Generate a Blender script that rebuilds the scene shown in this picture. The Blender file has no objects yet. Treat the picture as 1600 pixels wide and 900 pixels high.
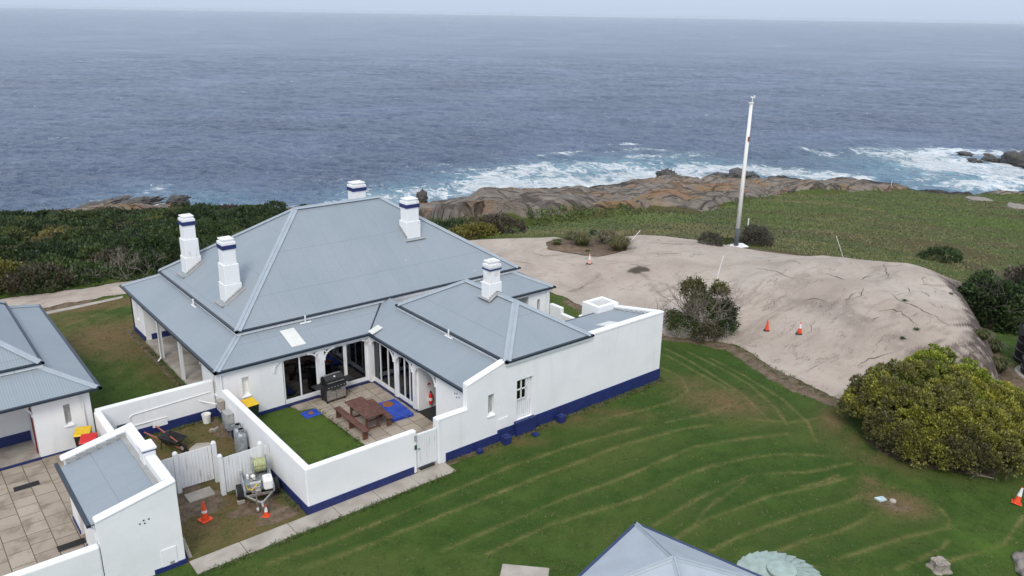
import bpy, math, random
import numpy as np
from mathutils import Vector, Matrix

random.seed(7)
RNG = np.random.default_rng(11)
R = math.radians
scene = bpy.context.scene
COL = scene.collection

# ------------------------------------------------------------------ camera
YAW, PITCH, ROLL, FPX, EYE = R(50.6137), R(18.7234), R(0.9264), 1264.62, 17.0
_F = np.array([math.cos(YAW) * math.cos(PITCH), math.sin(YAW) * math.cos(PITCH), -math.sin(PITCH)])
_R = np.array([math.sin(YAW), -math.cos(YAW), 0.0])
_U = np.cross(_R, _F)
_R2 = math.cos(ROLL) * _R + math.sin(ROLL) * _U
_U2 = -math.sin(ROLL) * _R + math.cos(ROLL) * _U
cam_data = bpy.data.cameras.new("camera")
cam = bpy.data.objects.new("camera", cam_data)
COL.objects.link(cam)
cam.matrix_world = Matrix(((_R2[0], _U2[0], -_F[0], 0), (_R2[1], _U2[1], -_F[1], 0), (_R2[2], _U2[2], -_F[2], EYE), (0, 0, 0, 1)))
cam_data.sensor_width = 36.0
cam_data.lens = FPX / 1600.0 * 36.0
cam_data.clip_start = 0.3
cam_data.clip_end = 80000
scene.camera = cam

# ------------------------------------------------------------------ light
SUN_EL, SUN_AZ = R(48), R(226)      # azimuth measured from +X towards +Y (where the sun stands)
world = bpy.data.worlds.new("World")
scene.world = world
world.use_nodes = True
wn = world.node_tree
wn.nodes.clear()
wo = wn.nodes.new("ShaderNodeOutputWorld")
wb = wn.nodes.new("ShaderNodeBackground")
sky = wn.nodes.new("ShaderNodeTexSky")
sky.sky_type = 'NISHITA'
sky.sun_disc = False
sky.sun_elevation = SUN_EL
sky.sun_rotation = R(90) - SUN_AZ
sky.air_density = 1.0
sky.dust_density = 3.0
sky.ozone_density = 1.5
cl = wn.nodes.new("ShaderNodeMix"); cl.data_type = 'RGBA'     # the cloud sheet evens the sky out
cl.inputs[0].default_value = 0.80
ge = wn.nodes.new("ShaderNodeTexCoord"); sx = wn.nodes.new("ShaderNodeSeparateXYZ")      # an overcast sky is brighter overhead
wn.links.new(ge.outputs["Generated"], sx.inputs[0])
rm = wn.nodes.new("ShaderNodeMapRange"); rm.inputs[1].default_value = 0.0; rm.inputs[2].default_value = 0.6
wn.links.new(sx.outputs[2], rm.inputs[0])
gc = wn.nodes.new("ShaderNodeMix"); gc.data_type = 'RGBA'
gc.inputs[6].default_value = (4.7, 5.55, 6.9, 1); gc.inputs[7].default_value = (7.2, 7.9, 9.0, 1)
wn.links.new(rm.outputs[0], gc.inputs[0]); wn.links.new(gc.outputs[2], cl.inputs[7])
wn.links.new(sky.outputs[0], cl.inputs[6])
wn.links.new(cl.outputs[2], wb.inputs[0])
wb.inputs[1].default_value = 0.10
wn.links.new(wb.outputs[0], wo.inputs[0])
sun_d = bpy.data.lights.new("sun", 'SUN')
sun_d.energy = 1.3
sun_d.angle = R(20)
sun_d.color = (1.0, 0.95, 0.87)
sun = bpy.data.objects.new("sun", sun_d)
COL.objects.link(sun)
sd = Vector((math.cos(SUN_EL) * math.cos(SUN_AZ), math.cos(SUN_EL) * math.sin(SUN_AZ), math.sin(SUN_EL)))
sun.rotation_euler = sd.to_track_quat('Z', 'Y').to_euler()
scene.view_settings.view_transform = 'Standard'
scene.view_settings.look = 'None'
scene.view_settings.gamma = 1
scene.view_settings.use_curve_mapping = False
scene.view_settings.exposure = 0.5
scene.cycles.use_denoising = True
scene.cycles.max_bounces = 8
scene.cycles.transparent_max_bounces = 12

# ------------------------------------------------------------------ node helpers
class NT:
    def __init__(s, name):
        s.m = bpy.data.materials.new(name)
        s.m.use_nodes = True
        s.t = s.m.node_tree
        s.t.nodes.clear()
        s.out = s.t.nodes.new("ShaderNodeOutputMaterial")
        s.p = s.t.nodes.new("ShaderNodeBsdfPrincipled")
        s.t.links.new(s.p.outputs[0], s.out.inputs[0])
        s.pos = None
    def n(s, typ, **kw):
        o = s.t.nodes.new(typ)
        for k, v in kw.items():
            setattr(o, k, v)
        return o
    def put(s, sock, v):
        if isinstance(v, bpy.types.NodeSocket):
            s.t.links.new(v, sock)
        elif isinstance(v, tuple) and len(v) == 3 and sock.type == 'RGBA':
            sock.default_value = (*v, 1)
        else:
            sock.default_value = v
    def P(s):
        if s.pos is None:
            s.pos = s.n("ShaderNodeNewGeometry").outputs["Position"]
        return s.pos
    def attr(s, name):
        return s.n("ShaderNodeAttribute", attribute_name=name).outputs["Fac"]
    def acol(s, name):
        return s.n("ShaderNodeAttribute", attribute_name=name).outputs["Color"]
    def uv(s):
        return s.n("ShaderNodeUVMap").outputs[0]
    def scl(s, v, k):
        o = s.n("ShaderNodeMapping")
        s.put(o.inputs[0], v)
        o.inputs[3].default_value = k
        return o.outputs[0]
    def noise(s, scale, detail=4, rough=0.55, vec=None, dist=0.0):
        o = s.n("ShaderNodeTexNoise")
        s.put(o.inputs["Vector"], vec if vec is not None else s.P())
        o.inputs["Scale"].default_value = scale
        o.inputs["Detail"].default_value = detail
        o.inputs["Roughness"].default_value = rough
        o.inputs["Distortion"].default_value = dist
        return o.outputs[0]
    def voro(s, scale, feature='F1', vec=None, rnd=1.0):
        o = s.n("ShaderNodeTexVoronoi", feature=feature)
        s.put(o.inputs["Vector"], vec if vec is not None else s.P())
        o.inputs["Scale"].default_value = scale
        o.inputs["Randomness"].default_value = rnd
        return o.outputs[0]
    def ramp(s, v, a, b):
        o = s.n("ShaderNodeMapRange", interpolation_type='SMOOTHSTEP')
        s.put(o.inputs[0], v)
        o.inputs[1].default_value = a
        o.inputs[2].default_value = b
        return o.outputs[0]
    def lin(s, v, a, b, c, d):
        o = s.n("ShaderNodeMapRange")
        s.put(o.inputs[0], v)
        for i, q in enumerate((a, b, c, d)):
            o.inputs[1 + i].default_value = q
        return o.outputs[0]
    def math(s, op, a, b=0.0, c=0.0):
        o = s.n("ShaderNodeMath", operation=op)
        s.put(o.inputs[0], a); s.put(o.inputs[1], b); s.put(o.inputs[2], c)
        return o.outputs[0]
    def mix(s, f, a, b, blend='MIX'):
        o = s.n("ShaderNodeMix", data_type='RGBA', blend_type=blend)
        s.put(o.inputs[0], f); s.put(o.inputs[6], a); s.put(o.inputs[7], b)
        return o.outputs[2]
    def bump(s, h, strength, dist=0.05, normal=None):
        o = s.n("ShaderNodeBump")
        o.inputs["Strength"].default_value = strength
        o.inputs["Distance"].default_value = dist
        s.put(o.inputs["Height"], h)
        if normal is not None:
            s.put(o.inputs["Normal"], normal)
        return o.outputs[0]
    def done(s, col, rough=0.7, normal=None, metal=0.0, spec=0.5, **kw):
        s.put(s.p.inputs["Base Color"], col)
        s.put(s.p.inputs["Roughness"], rough)
        s.put(s.p.inputs["Metallic"], metal)
        s.put(s.p.inputs["Specular IOR Level"], spec)
        if normal is not None:
            s.put(s.p.inputs["Normal"], normal)
        return s.m

MAT = {}
def simple(name, col, rough=0.6, metal=0.0, var=0.18, scale=9.0, bump=0.05, spec=0.5):
    t = NT(name)
    n = t.noise(scale, 5)
    dark = tuple(c * (1 - var) for c in col)
    lite = tuple(min(1, c * (1 + var)) for c in col)
    c = t.mix(t.ramp(n, 0.3, 0.7), dark, lite)
    MAT[name] = t.done(c, rough, t.bump(t.noise(scale * 6, 3), bump, 0.01), metal, spec)
    return MAT[name]

def make_materials():
    # white lime-washed render
    t = NT("white_render")
    n1 = t.noise(0.6, 5); n2 = t.noise(5, 6, 0.65)
    streak = t.noise(2.0, 4, 0.6, t.scl(t.P(), (1.2, 1.2, 0.12)))
    c = t.mix(t.ramp(n1, 0.35, 0.75), (0.83, 0.832, 0.835), (0.765, 0.77, 0.775))
    c = t.mix(t.math('MULTIPLY', t.ramp(streak, 0.55, 0.8), 0.32), c, (0.60, 0.585, 0.55))
    c = t.mix(t.math('MULTIPLY', t.ramp(n2, 0.66, 0.82), 0.3), c, (0.50, 0.48, 0.45))
    h = t.math('ADD', t.noise(14, 5), t.math('MULTIPLY', t.noise(2.2, 2), 2.0))
    MAT["render"] = t.done(c, 0.75, t.bump(h, 0.16, 0.03), spec=0.3)
    # weathered white timber
    t = NT("white_timber")
    g = t.noise(3.0, 5, 0.6, t.scl(t.P(), (3, 3, 0.35)))
    c = t.mix(t.ramp(g, 0.55, 0.75), (0.76, 0.765, 0.77), (0.52, 0.5, 0.47))
    MAT["timber"] = t.done(c, 0.65, t.bump(g, 0.2, 0.01))
    t = NT("peeling_white_timber")
    g = t.noise(3.2, 6, 0.65, t.scl(t.P(), (4, 4, 0.3)))
    c = t.mix(t.ramp(g, 0.54, 0.72), (0.72, 0.725, 0.73), (0.4, 0.37, 0.33))
    MAT["fence"] = t.done(c, 0.75, t.bump(g, 0.3, 0.01))
    # chimney paint, flaking on top
    t = NT("flaking_chimney_paint")
    g = t.noise(3.5, 7, 0.7)
    up = t.n("ShaderNodeSeparateXYZ"); t.put(up.inputs[0], t.n("ShaderNodeNewGeometry").outputs["Normal"])
    th = t.math('ADD', g, t.math('MULTIPLY', t.ramp(up.outputs[2], 0.8, 0.99), 0.13))
    c = t.mix(t.ramp(th, 0.68, 0.73), (0.80, 0.80, 0.80), (0.46, 0.42, 0.37))
    c = t.mix(t.math('MULTIPLY', t.ramp(t.noise(0.9, 6, 0.7, None, .6), 0.56, 0.68), 0.6), c, (0.56, 0.54, 0.49))
    MAT["chimney"] = t.done(c, 0.8, t.bump(g, 0.4, 0.03))
    # corrugated painted steel, u along the eave, v up the slope
    t = NT("corrugated_roof")
    uv = t.uv()
    sp = t.n("ShaderNodeSeparateXYZ"); t.put(sp.inputs[0], uv)
    u, v = sp.outputs[0], sp.outputs[1]
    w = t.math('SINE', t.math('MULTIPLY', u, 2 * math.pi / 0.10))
    sheet = t.n("ShaderNodeTexWhiteNoise", noise_dimensions='2D')
    cell = t.n("ShaderNodeCombineXYZ")
    t.put(cell.inputs[0], t.math('FLOOR', t.math('DIVIDE', u, 0.78)))
    t.put(cell.inputs[1], t.math('FLOOR', t.math('DIVIDE', v, 2.4)))
    t.put(sheet.inputs["Vector"], cell.outputs[0])
    c = t.mix(sheet.outputs[0], (0.240, 0.282, 0.318), (0.260, 0.302, 0.338))
    c = t.mix(t.ramp(t.noise(0.35, 5), 0.3, 0.75), c, (0.285, 0.318, 0.345))
    c = t.mix(t.math('MULTIPLY', t.ramp(w, 0.2, -1.0), 0.42), c, (0.20, 0.23, 0.26))  # shade of the corrugation troughs put into the colour
    sv = t.math('FRACT', t.math('DIVIDE', v, 2.4))
    su = t.math('FRACT', t.math('DIVIDE', u, 0.78))
    lap = t.math('MAXIMUM', t.ramp(sv, 0.986, 0.995), t.math('MULTIPLY', t.ramp(su, 0.965, 0.985), 0.5))
    c = t.mix(t.math('MULTIPLY', lap, 0.4), c, (0.10, 0.12, 0.14))
    strk = t.noise(1.0, 4, 0.6, t.scl(uv, (7, 0.35, 1)))
    c = t.mix(t.math('MULTIPLY', t.ramp(strk, 0.64, 0.8), 0.4), c, (0.55, 0.57, 0.58))
    sp2 = t.ramp(t.voro(1.15, 'F1', t.scl(uv, (1, 1, 1))), 0.055, 0.03)
    c = t.mix(t.math('MULTIPLY', sp2, t.ramp(t.noise(0.7, 3, 0.6, uv), 0.5, 0.6)), c, (0.62, 0.62, 0.60))
    dr = t.noise(1.0, 5, 0.7, t.scl(uv, (11, 0.25, 1)))
    c = t.mix(t.math('MULTIPLY', t.ramp(dr, 0.6, 0.74), 0.3), c, (0.16, 0.17, 0.17))
    MAT["roof"] = t.done(c, 0.42, t.bump(w, 0.35, 0.010), spec=0.4)
    simple("roof_cap", (0.33, 0.375, 0.415), 0.45, var=.05, scale=2)
    simple("skylight", (0.66, 0.66, 0.62), 0.5, var=.05, scale=3)
    simple("gutter", (0.018, 0.028, 0.045), 0.4)
    simple("lead", (0.33, 0.33, 0.32), 0.7, var=.1, scale=3)
    # royal blue plinth paint
    t = NT("blue_plinth_paint")
    c = t.mix(t.ramp(t.noise(2.5, 6, 0.65), 0.3, 0.7), (0.011, 0.020, 0.098), (0.019, 0.032, 0.150))
    c = t.mix(t.ramp(t.noise(9, 6, 0.7), 0.68, 0.74), c, (0.35, 0.36, 0.42))
    MAT["blue"] = t.done(c, 0.5, t.bump(t.noise(7, 4), 0.2, 0.02))
    t = NT("scuffed_blue_cover")
    c = t.mix(t.ramp(t.noise(2.2, 5), 0.3, 0.7), (0.012, 0.045, 0.32), (0.025, 0.075, 0.42))
    c = t.mix(t.ramp(t.noise(5.5, 5, 0.7, None, 1.2), 0.64, 0.69), c, (0.45, 0.5, 0.6))
    MAT["cover"] = t.done(c, 0.5, t.bump(t.noise(4, 3), 0.3, 0.03))
    # window glass: dark, part mirror
    t = NT("window_glass")
    gl = t.n("ShaderNodeBsdfGlossy"); gl.inputs[1].default_value = 0.02; gl.inputs[0].default_value = (0.9, 0.95, 1, 1)
    tr = t.n("ShaderNodeBsdfTransparent"); tr.inputs[0].default_value = (0.34, 0.36, 0.37, 1)
    fr = t.n("ShaderNodeFresnel"); fr.inputs[0].default_value = 1.5
    mx = t.n("ShaderNodeMixShader")
    t.put(mx.inputs[0], t.math('ADD', fr.outputs[0], 0.02)); t.put(mx.inputs[1], tr.outputs[0]); t.put(mx.inputs[2], gl.outputs[0])
    t.t.links.new(mx.outputs[0], t.out.inputs[0])
    MAT["glass"] = t.m
    simple("inside_shade", (0.05, 0.055, 0.06), 0.9)  # near-black colour standing for the shade inside rooms and vent holes
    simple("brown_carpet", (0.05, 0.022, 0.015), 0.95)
    simple("brown_door", (0.07, 0.025, 0.015), 0.5)
    simple("black_mat", (0.018, 0.018, 0.019), 0.9)
    # concrete floors
    t = NT("stained_concrete")
    n = t.noise(0.9, 6, 0.65, None, 0.6); n2 = t.noise(5, 6, 0.7)
    c = t.mix(t.ramp(n, 0.35, 0.65), (0.38, 0.35, 0.31), (0.24, 0.21, 0.18))
    c = t.mix(t.ramp(n2, 0.6, 0.72), c, (0.14, 0.12, 0.10))
    MAT["concrete"] = t.done(c, 0.9, t.bump(n2, 0.3, 0.02))
    # paving flags: random bond
    t = NT("sandstone_paving")
    br = t.n("ShaderNodeTexBrick", offset=0.37, squash=0.8, squash_frequency=3)
    mp = t.n("ShaderNodeMapping"); t.put(mp.inputs[0], t.P()); mp.inputs[2].default_value = (0, 0, R(90)); t.put(br.inputs[0], mp.outputs[0])
    br.inputs[1].default_value = (0.315, 0.262, 0.207, 1); br.inputs[2].default_value = (0.395, 0.335, 0.268, 1); br.inputs[3].default_value = (0.085, 0.062, 0.042, 1)
    br.inputs[4].default_value = 1.0; br.inputs[5].default_value = 0.014; br.inputs[6].default_value = 0.1; br.inputs[7].default_value = 0.0
    br.inputs[8].default_value = 0.82; br.inputs[9].default_value = 0.70
    st = t.noise(1.1, 6, 0.65, None, 0.5)
    c = t.mix(t.math('MULTIPLY', t.ramp(st, 0.45, 0.68), 0.7), br.outputs[0], (0.17, 0.13, 0.09))
    c = t.mix(t.ramp(t.noise(11, 5), 0.62, 0.75), c, (0.16, 0.125, 0.09))
    c = t.mix(t.math('MULTIPLY', t.ramp(t.noise(1.8, 6, 0.7, t.scl(t.P(), (1, 1.3, 1))), 0.63, 0.7), 0.6), c, (0.14, 0.065, 0.03))
    MAT["paving"] = t.done(c, 0.85, t.bump(t.math('SUBTRACT', t.noise(8, 5), br.outputs[1]), 0.3, 0.03))
    t = NT("path_concrete")
    c = t.mix(t.ramp(t.noise(1.3, 6, 0.6), 0.35, 0.65), (0.40, 0.36, 0.31), (0.30, 0.265, 0.225))
    c = t.mix(t.ramp(t.noise(10, 6, 0.7), 0.62, 0.75), c, (0.2, 0.18, 0.15))
    MAT["path"] = t.done(c, 0.9, t.bump(t.noise(12, 5), 0.25, 0.01))
    simple("orange_plastic", (0.75, 0.075, 0.018), 0.45)
    simple("white_band", (0.72, 0.70, 0.68), 0.5, var=0.1)
    simple("faded_cone", (0.72, 0.42, 0.34), 0.6)
    simple("black_plastic", (0.016, 0.016, 0.017), 0.5)
    simple("bin_green", (0.012, 0.020, 0.014), 0.5)
    simple("bin_yellow", (0.72, 0.46, 0.01), 0.45, var=0.08)
    simple("bin_red", (0.58, 0.02, 0.02), 0.45, var=0.08)
    simple("steel", (0.42, 0.41, 0.39), 0.35, 0.7)
    simple("galvanised", (0.33, 0.36, 0.38), 0.5, 0.35, var=0.25)
    simple("brown_timber", (0.115, 0.048, 0.032), 0.6, var=0.3, scale=5)
    simple("fire_red", (0.62, 0.012, 0.012), 0.35)
    simple("grey_box", (0.36, 0.36, 0.35), 0.6)
    simple("white_plastic", (0.8, 0.8, 0.76), 0.45, var=0.06)
    simple("hose_green", (0.44, 0.46, 0.24), 0.6)
    simple("red_timber", (0.34, 0.11, 0.075), 0.6)
    simple("rubber", (0.014, 0.014, 0.014), 0.85)
    simple("dead_wood", (0.26, 0.225, 0.19), 0.9, var=0.25)
    simple("bark", (0.085, 0.066, 0.05), 0.9, var=0.3)
    simple("sign_green", (0.015, 0.10, 0.03), 0.5)
    simple("tank_green", (0.31, 0.385, 0.35), 0.55, var=0.14, scale=4)
    simple("pale_roof", (0.37, 0.41, 0.455), 0.45, var=.06, scale=1.5)
    simple("crack", (0.12, 0.098, 0.082), 0.95)  # shadow and dirt of the rock joints in one dark colour
    simple("door_red", (0.16, 0.014, 0.016), 0.5)
    simple("blue_gutter", (0.02, 0.04, 0.11), 0.5)
    simple("rust", (0.24, 0.085, 0.03), 0.9)
    simple("debris_blue", (0.45, 0.55, 0.58), 0.6)
    # mast: white paint with rust runs
    t = NT("rust_stained_white")
    g = t.noise(1.2, 6, 0.7, t.scl(t.P(), (5, 5, 0.6)))
    c = t.mix(t.ramp(g, 0.6, 0.68), (0.78, 0.77, 0.74), (0.30, 0.17, 0.09))
    MAT["mast"] = t.done(c, 0.6)
    simple("mast_base", (0.075, 0.085, 0.10), 0.7)

make_materials()

# ------------------------------------------------------------------ mesh helpers
class MB:
    def __init__(s):
        s.v = []; s.f = []; s.uv = {}
    def add(s, pts, faces):
        b = len(s.v)
        s.v += [tuple(p) for p in pts]
        s.f += [tuple(b + i for i in f) for f in faces]
    def box(s, x0, x1, y0, y1, z0, z1):
        s.add([(x0, y0, z0), (x1, y0, z0), (x1, y1, z0), (x0, y1, z0), (x0, y0, z1), (x1, y0, z1), (x1, y1, z1), (x0, y1, z1)],
              [(0, 3, 2, 1), (4, 5, 6, 7), (0, 1, 5, 4), (1, 2, 6, 5), (2, 3, 7, 6), (3, 0, 4, 7)])
    def cbox(s, c, sx, sy, sz):
        s.box(c[0] - sx / 2, c[0] + sx / 2, c[1] - sy / 2, c[1] + sy / 2, c[2] - sz / 2, c[2] + sz / 2)
    def hexa(s, lo, hi):        # lo / hi: four bottom and four top points, both counter-clockwise from above
        s.add(list(lo) + list(hi), [(0, 3, 2, 1), (4, 5, 6, 7), (0, 1, 5, 4), (1, 2, 6, 5), (2, 3, 7, 6), (3, 0, 4, 7)])
    def prism(s, poly, z0, z1):
        n = len(poly)
        s.add([(p[0], p[1], z0) for p in poly] + [(p[0], p[1], z1) for p in poly],
              [tuple(range(n - 1, -1, -1)), tuple(range(n, 2 * n))] + [(i, (i + 1) % n, n + (i + 1) % n, n + i) for i in range(n)])
    def xzprism(s, poly, y0, y1):   # poly in (x, z), clockwise or not
        n = len(poly)
        s.add([(p[0], y0, p[1]) for p in poly] + [(p[0], y1, p[1]) for p in poly],
              [tuple(range(n)), tuple(range(2 * n - 1, n - 1, -1))] + [(i, n + i, n + (i + 1) % n, (i + 1) % n) for i in range(n)])
    def yzprism(s, poly, x0, x1):
        n = len(poly)
        s.add([(x0, p[0], p[1]) for p in poly] + [(x1, p[0], p[1]) for p in poly],
              [tuple(range(n - 1, -1, -1)), tuple(range(n, 2 * n))] + [(i, (i + 1) % n, n + (i + 1) % n, n + i) for i in range(n)])
    def bar(s, a, b, w, h=None):    # rectangular bar from a to b
        h = h or w
        a, b = Vector(a), Vector(b)
        d = (b - a).normalized()
        r = d.cross(Vector((0, 0, 1)))
        r = Vector((1, 0, 0)) if r.length < 1e-4 else r.normalized()
        u = r.cross(d)
        q = []
        for p in (a, b):
            q += [p + r * (w / 2) * i + u * (h / 2) * j for i, j in ((-1, -1), (1, -1), (1, 1), (-1, 1))]
        s.add(q, [(0, 1, 2, 3), (7, 6, 5, 4), (0, 4, 5, 1), (1, 5, 6, 2), (2, 6, 7, 3), (3, 7, 4, 0)])
    def tube(s, pts, rad, n=8):
        pts = [Vector(p) for p in pts]
        rad = rad if isinstance(rad, (list, tuple)) else [rad] * len(pts)
        b = len(s.v)
        for i, p in enumerate(pts):
            d = (pts[min(i + 1, len(pts) - 1)] - pts[max(i - 1, 0)]).normalized()
            r = d.cross(Vector((0.03, 0.05, 1)))
            r = Vector((1, 0, 0)) if r.length < 1e-3 else r.normalized()
            u = r.cross(d)
            for k in range(n):
                a = 2 * math.pi * k / n
                s.v.append(tuple(p + (r * math.cos(a) + u * math.sin(a)) * rad[i]))
        for i in range(len(pts) - 1):
            for k in range(n):
                s.f.append((b + i * n + k, b + (i + 1) * n + k, b + (i + 1) * n + (k + 1) % n, b + i * n + (k + 1) % n))
        s.f.append(tuple(b + k for k in range(n)))
        s.f.append(tuple(b + (len(pts) - 1) * n + k for k in range(n - 1, -1, -1)))
    def lathe(s, c, prof, n=20):    # prof: list of (radius, z)
        b = len(s.v)
        for r, z in prof:
            for k in range(n):
                a = 2 * math.pi * k / n
                s.v.append((c[0] + r * math.cos(a), c[1] + r * math.sin(a), c[2] + z))
        for i in range(len(prof) - 1):
            for k in range(n):
                s.f.append((b + i * n + k, b + i * n + (k + 1) % n, b + (i + 1) * n + (k + 1) % n, b + (i + 1) * n + k))
        s.f.append(tuple(b + k for k in range(n - 1, -1, -1)))
        s.f.append(tuple(b + (len(prof) - 1) * n + k for k in range(n)))
    def roof(s, pts, udir):         # a corrugated sheet: pts counter-clockwise from above, u along udir
        a, b_, c = (Vector(p) for p in pts[:3])
        nrm = (b_ - a).cross(c - a).normalized()
        u = Vector(udir).normalized()
        vdir = nrm.cross(u).normalized()
        i0 = len(s.v)
        s.v += [tuple(p) for p in pts]
        f = tuple(range(i0, i0 + len(pts)))
        s.uv[len(s.f)] = [(Vector(p).dot(u), Vector(p).dot(vdir)) for p in pts]
        s.f.append(f)
    def clusters(s):
        par = list(range(len(s.v)))
        def fd(i):
            while par[i] != i:
                par[i] = par[par[i]]; i = par[i]
            return i
        for f in s.f:
            for q in f[1:]: par[fd(q)] = fd(f[0])
        isl = {}
        for fi, f in enumerate(s.f): isl.setdefault(fd(f[0]), []).append(fi)
        boxes = []
        for fs in isl.values():
            p = np.array([s.v[i] for k in fs for i in s.f[k]]); boxes.append([p.min(0) - .011, p.max(0) + .011, list(fs)])
        merged = True
        while merged:
            merged = False
            for i in range(len(boxes)):
                for j in range(len(boxes) - 1, i, -1):
                    a, b = boxes[i], boxes[j]
                    if (a[0] <= b[1]).all() and (b[0] <= a[1]).all():
                        boxes[i] = [np.minimum(a[0], b[0]), np.maximum(a[1], b[1]), a[2] + b[2]]; boxes.pop(j); merged = True
        return [b[2] for b in boxes]
    def each(s, name, mat, parent=None, **kw):
        """every piece of the builder becomes a part of its own"""
        out = []
        for fs in s.clusters():
            m = MB(); idx = {}
            for fi in sorted(fs):
                for i in s.f[fi]:
                    if i not in idx: idx[i] = len(m.v); m.v.append(s.v[i])
                if fi in s.uv: m.uv[len(m.f)] = s.uv[fi]
                m.f.append(tuple(idx[i] for i in s.f[fi]))
            out.append(m.build(name, mat, parent, **kw))
        return out
    def build(s, name, mat, parent=None, bevel=0.0, smooth=False, local=False, seg=2):
        me = bpy.data.meshes.new(name)
        off = Vector((0, 0, 0))
        if parent is not None and not local:
            p = parent
            while p is not None:
                off += p.location; p = p.parent
        me.from_pydata([tuple(Vector(v) - off) for v in s.v], [], s.f)
        if s.uv:
            ul = me.uv_layers.new(name="UVMap")
            for fi, uvs in s.uv.items():
                for li, q in zip(me.polygons[fi].loop_indices, uvs):
                    ul.data[li].uv = q
        if smooth:
            me.polygons.foreach_set("use_smooth", [True] * len(me.polygons))
        me.materials.append(MAT[mat] if isinstance(mat, str) else mat)
        o = bpy.data.objects.new(name, me)
        COL.objects.link(o)
        if parent is not None:
            o.parent = parent
        if bevel:
            m = o.modifiers.new("bevel", 'BEVEL'); m.width = bevel; m.segments = seg; m.limit_method = 'ANGLE'
        return o

def tag(o, label, cat, group=None):
    o["label"] = label; o["category"] = cat
    if group: o["group"] = group
    return o
def thing(name, label, cat, loc=(0, 0, 0), rz=0.0, group=None):
    o = bpy.data.objects.new(name, None)
    o.empty_display_size = 0.3
    COL.objects.link(o)
    o.location = loc; o.rotation_euler = (0, 0, rz)
    return tag(o, label, cat, group)
def struct(o, kind="structure"):
    o["kind"] = kind
    return o
def dup(root, loc, rz=None, label=None, sc=None):
    def cp(o, par):
        c = o.copy(); COL.objects.link(c); c.parent = par
        for ch in list(o.children): cp(ch, c)
        return c
    c = cp(root, None)
    c.location = loc
    if rz is not None: c.rotation_euler = (0, 0, rz)
    if sc: c.scale = (sc, sc, sc)
    if label: c["label"] = label
    return c
def grid_mesh(name, V, F, mat, attrs=None, cols=None, smooth=True):
    me = bpy.data.meshes.new(name)
    V = np.ascontiguousarray(V, dtype=np.float32); F = np.ascontiguousarray(F, dtype=np.int32)
    k = F.shape[1]
    me.vertices.add(len(V)); me.vertices.foreach_set("co", V.ravel())
    me.loops.add(F.size); me.loops.foreach_set("vertex_index", F.ravel())
    me.polygons.add(len(F)); me.polygons.foreach_set("loop_start", np.arange(0, F.size, k, dtype=np.int32))
    me.polygons.foreach_set("loop_total", np.full(len(F), k, dtype=np.int32))
    me.polygons.foreach_set("use_smooth", np.full(len(F), smooth, dtype=bool))
    for nme, a in (attrs or {}).items():
        at = me.attributes.new(nme, 'FLOAT', 'POINT'); at.data.foreach_set("value", np.ascontiguousarray(a, dtype=np.float32))
    for nme, a in (cols or {}).items():
        at = me.attributes.new(nme, 'FLOAT_COLOR', 'POINT'); at.data.foreach_set("color", np.ascontiguousarray(a, dtype=np.float32).ravel())
    me.update(calc_edges=True)
    me.materials.append(MAT[mat] if isinstance(mat, str) else mat)
    o = bpy.data.objects.new(name, me)
    COL.objects.link(o)
    return o

# ------------------------------------------------------------------ noise (numpy)
_perm = np.random.default_rng(5).random(1 << 16)
def vnoise(x, y, seed=0):
    xi = np.floor(x).astype(np.int64); yi = np.floor(y).astype(np.int64)
    fx = x - xi; fy = y - yi
    fx = fx * fx * fx * (fx * (fx * 6 - 15) + 10); fy = fy * fy * fy * (fy * (fy * 6 - 15) + 10)
    def h(a, b): return _perm[((a * 73856093) ^ (b * 19349663) ^ (seed * 83492791)) & 0xFFFF]
    return ((h(xi, yi) * (1 - fx) + h(xi + 1, yi) * fx) * (1 - fy) + (h(xi, yi + 1) * (1 - fx) + h(xi + 1, yi + 1) * fx) * fy) * 2 - 1
def fbm(x, y, oct=4, seed=0, gain=0.5):
    s = 0; a = 1; t = 0
    for i in range(oct):
        s = s + a * vnoise(x * 2 ** i + 17.3 * i, y * 2 ** i - 9.1 * i, seed + i); t += a; a *= gain
    return s / t
def sstep(x, a, b):
    t = np.clip((x - a) / (b - a), 0, 1)
    return t * t * (3 - 2 * t)
def poly_sd(x, y, P):       # signed distance, positive inside
    P = np.asarray(P, float); n = len(P)
    d = np.full(x.shape, 1e18); ins = np.zeros(x.shape, bool)
    for i in range(n):
        a, b = P[i], P[(i + 1) % n]
        ex, ey = b - a
        t = np.clip(((x - a[0]) * ex + (y - a[1]) * ey) / (ex * ex + ey * ey), 0, 1)
        d = np.minimum(d, (x - a[0] - t * ex) ** 2 + (y - a[1] - t * ey) ** 2)
        c = ((a[1] > y) != (b[1] > y)) & (x < (b[0] - a[0]) * (y - a[1]) / (b[1] - a[1] + 1e-12) + a[0])
        ins ^= c
    d = np.sqrt(d)
    return np.where(ins, d, -d)
def line_d(x, y, P):
    P = np.asarray(P, float)
    d = np.full(x.shape, 1e18)
    for a, b in zip(P[:-1], P[1:]):
        ex, ey = b - a
        t = np.clip(((x - a[0]) * ex + (y - a[1]) * ey) / (ex * ex + ey * ey), 0, 1)
        d = np.minimum(d, (x - a[0] - t * ex) ** 2 + (y - a[1] - t * ey) ** 2)
    return np.sqrt(d)

# surveying: where a sight line of the photograph meets level ground at height z
def ray(px, py):
    return _R2 * (px - 800) / FPX - _U2 * (py - 450) / FPX + _F
def gz(px, py, z=0.0):
    d = ray(px, py); t = (z - EYE) / d[2]
    return np.array([t * d[0], t * d[1]])

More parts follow.
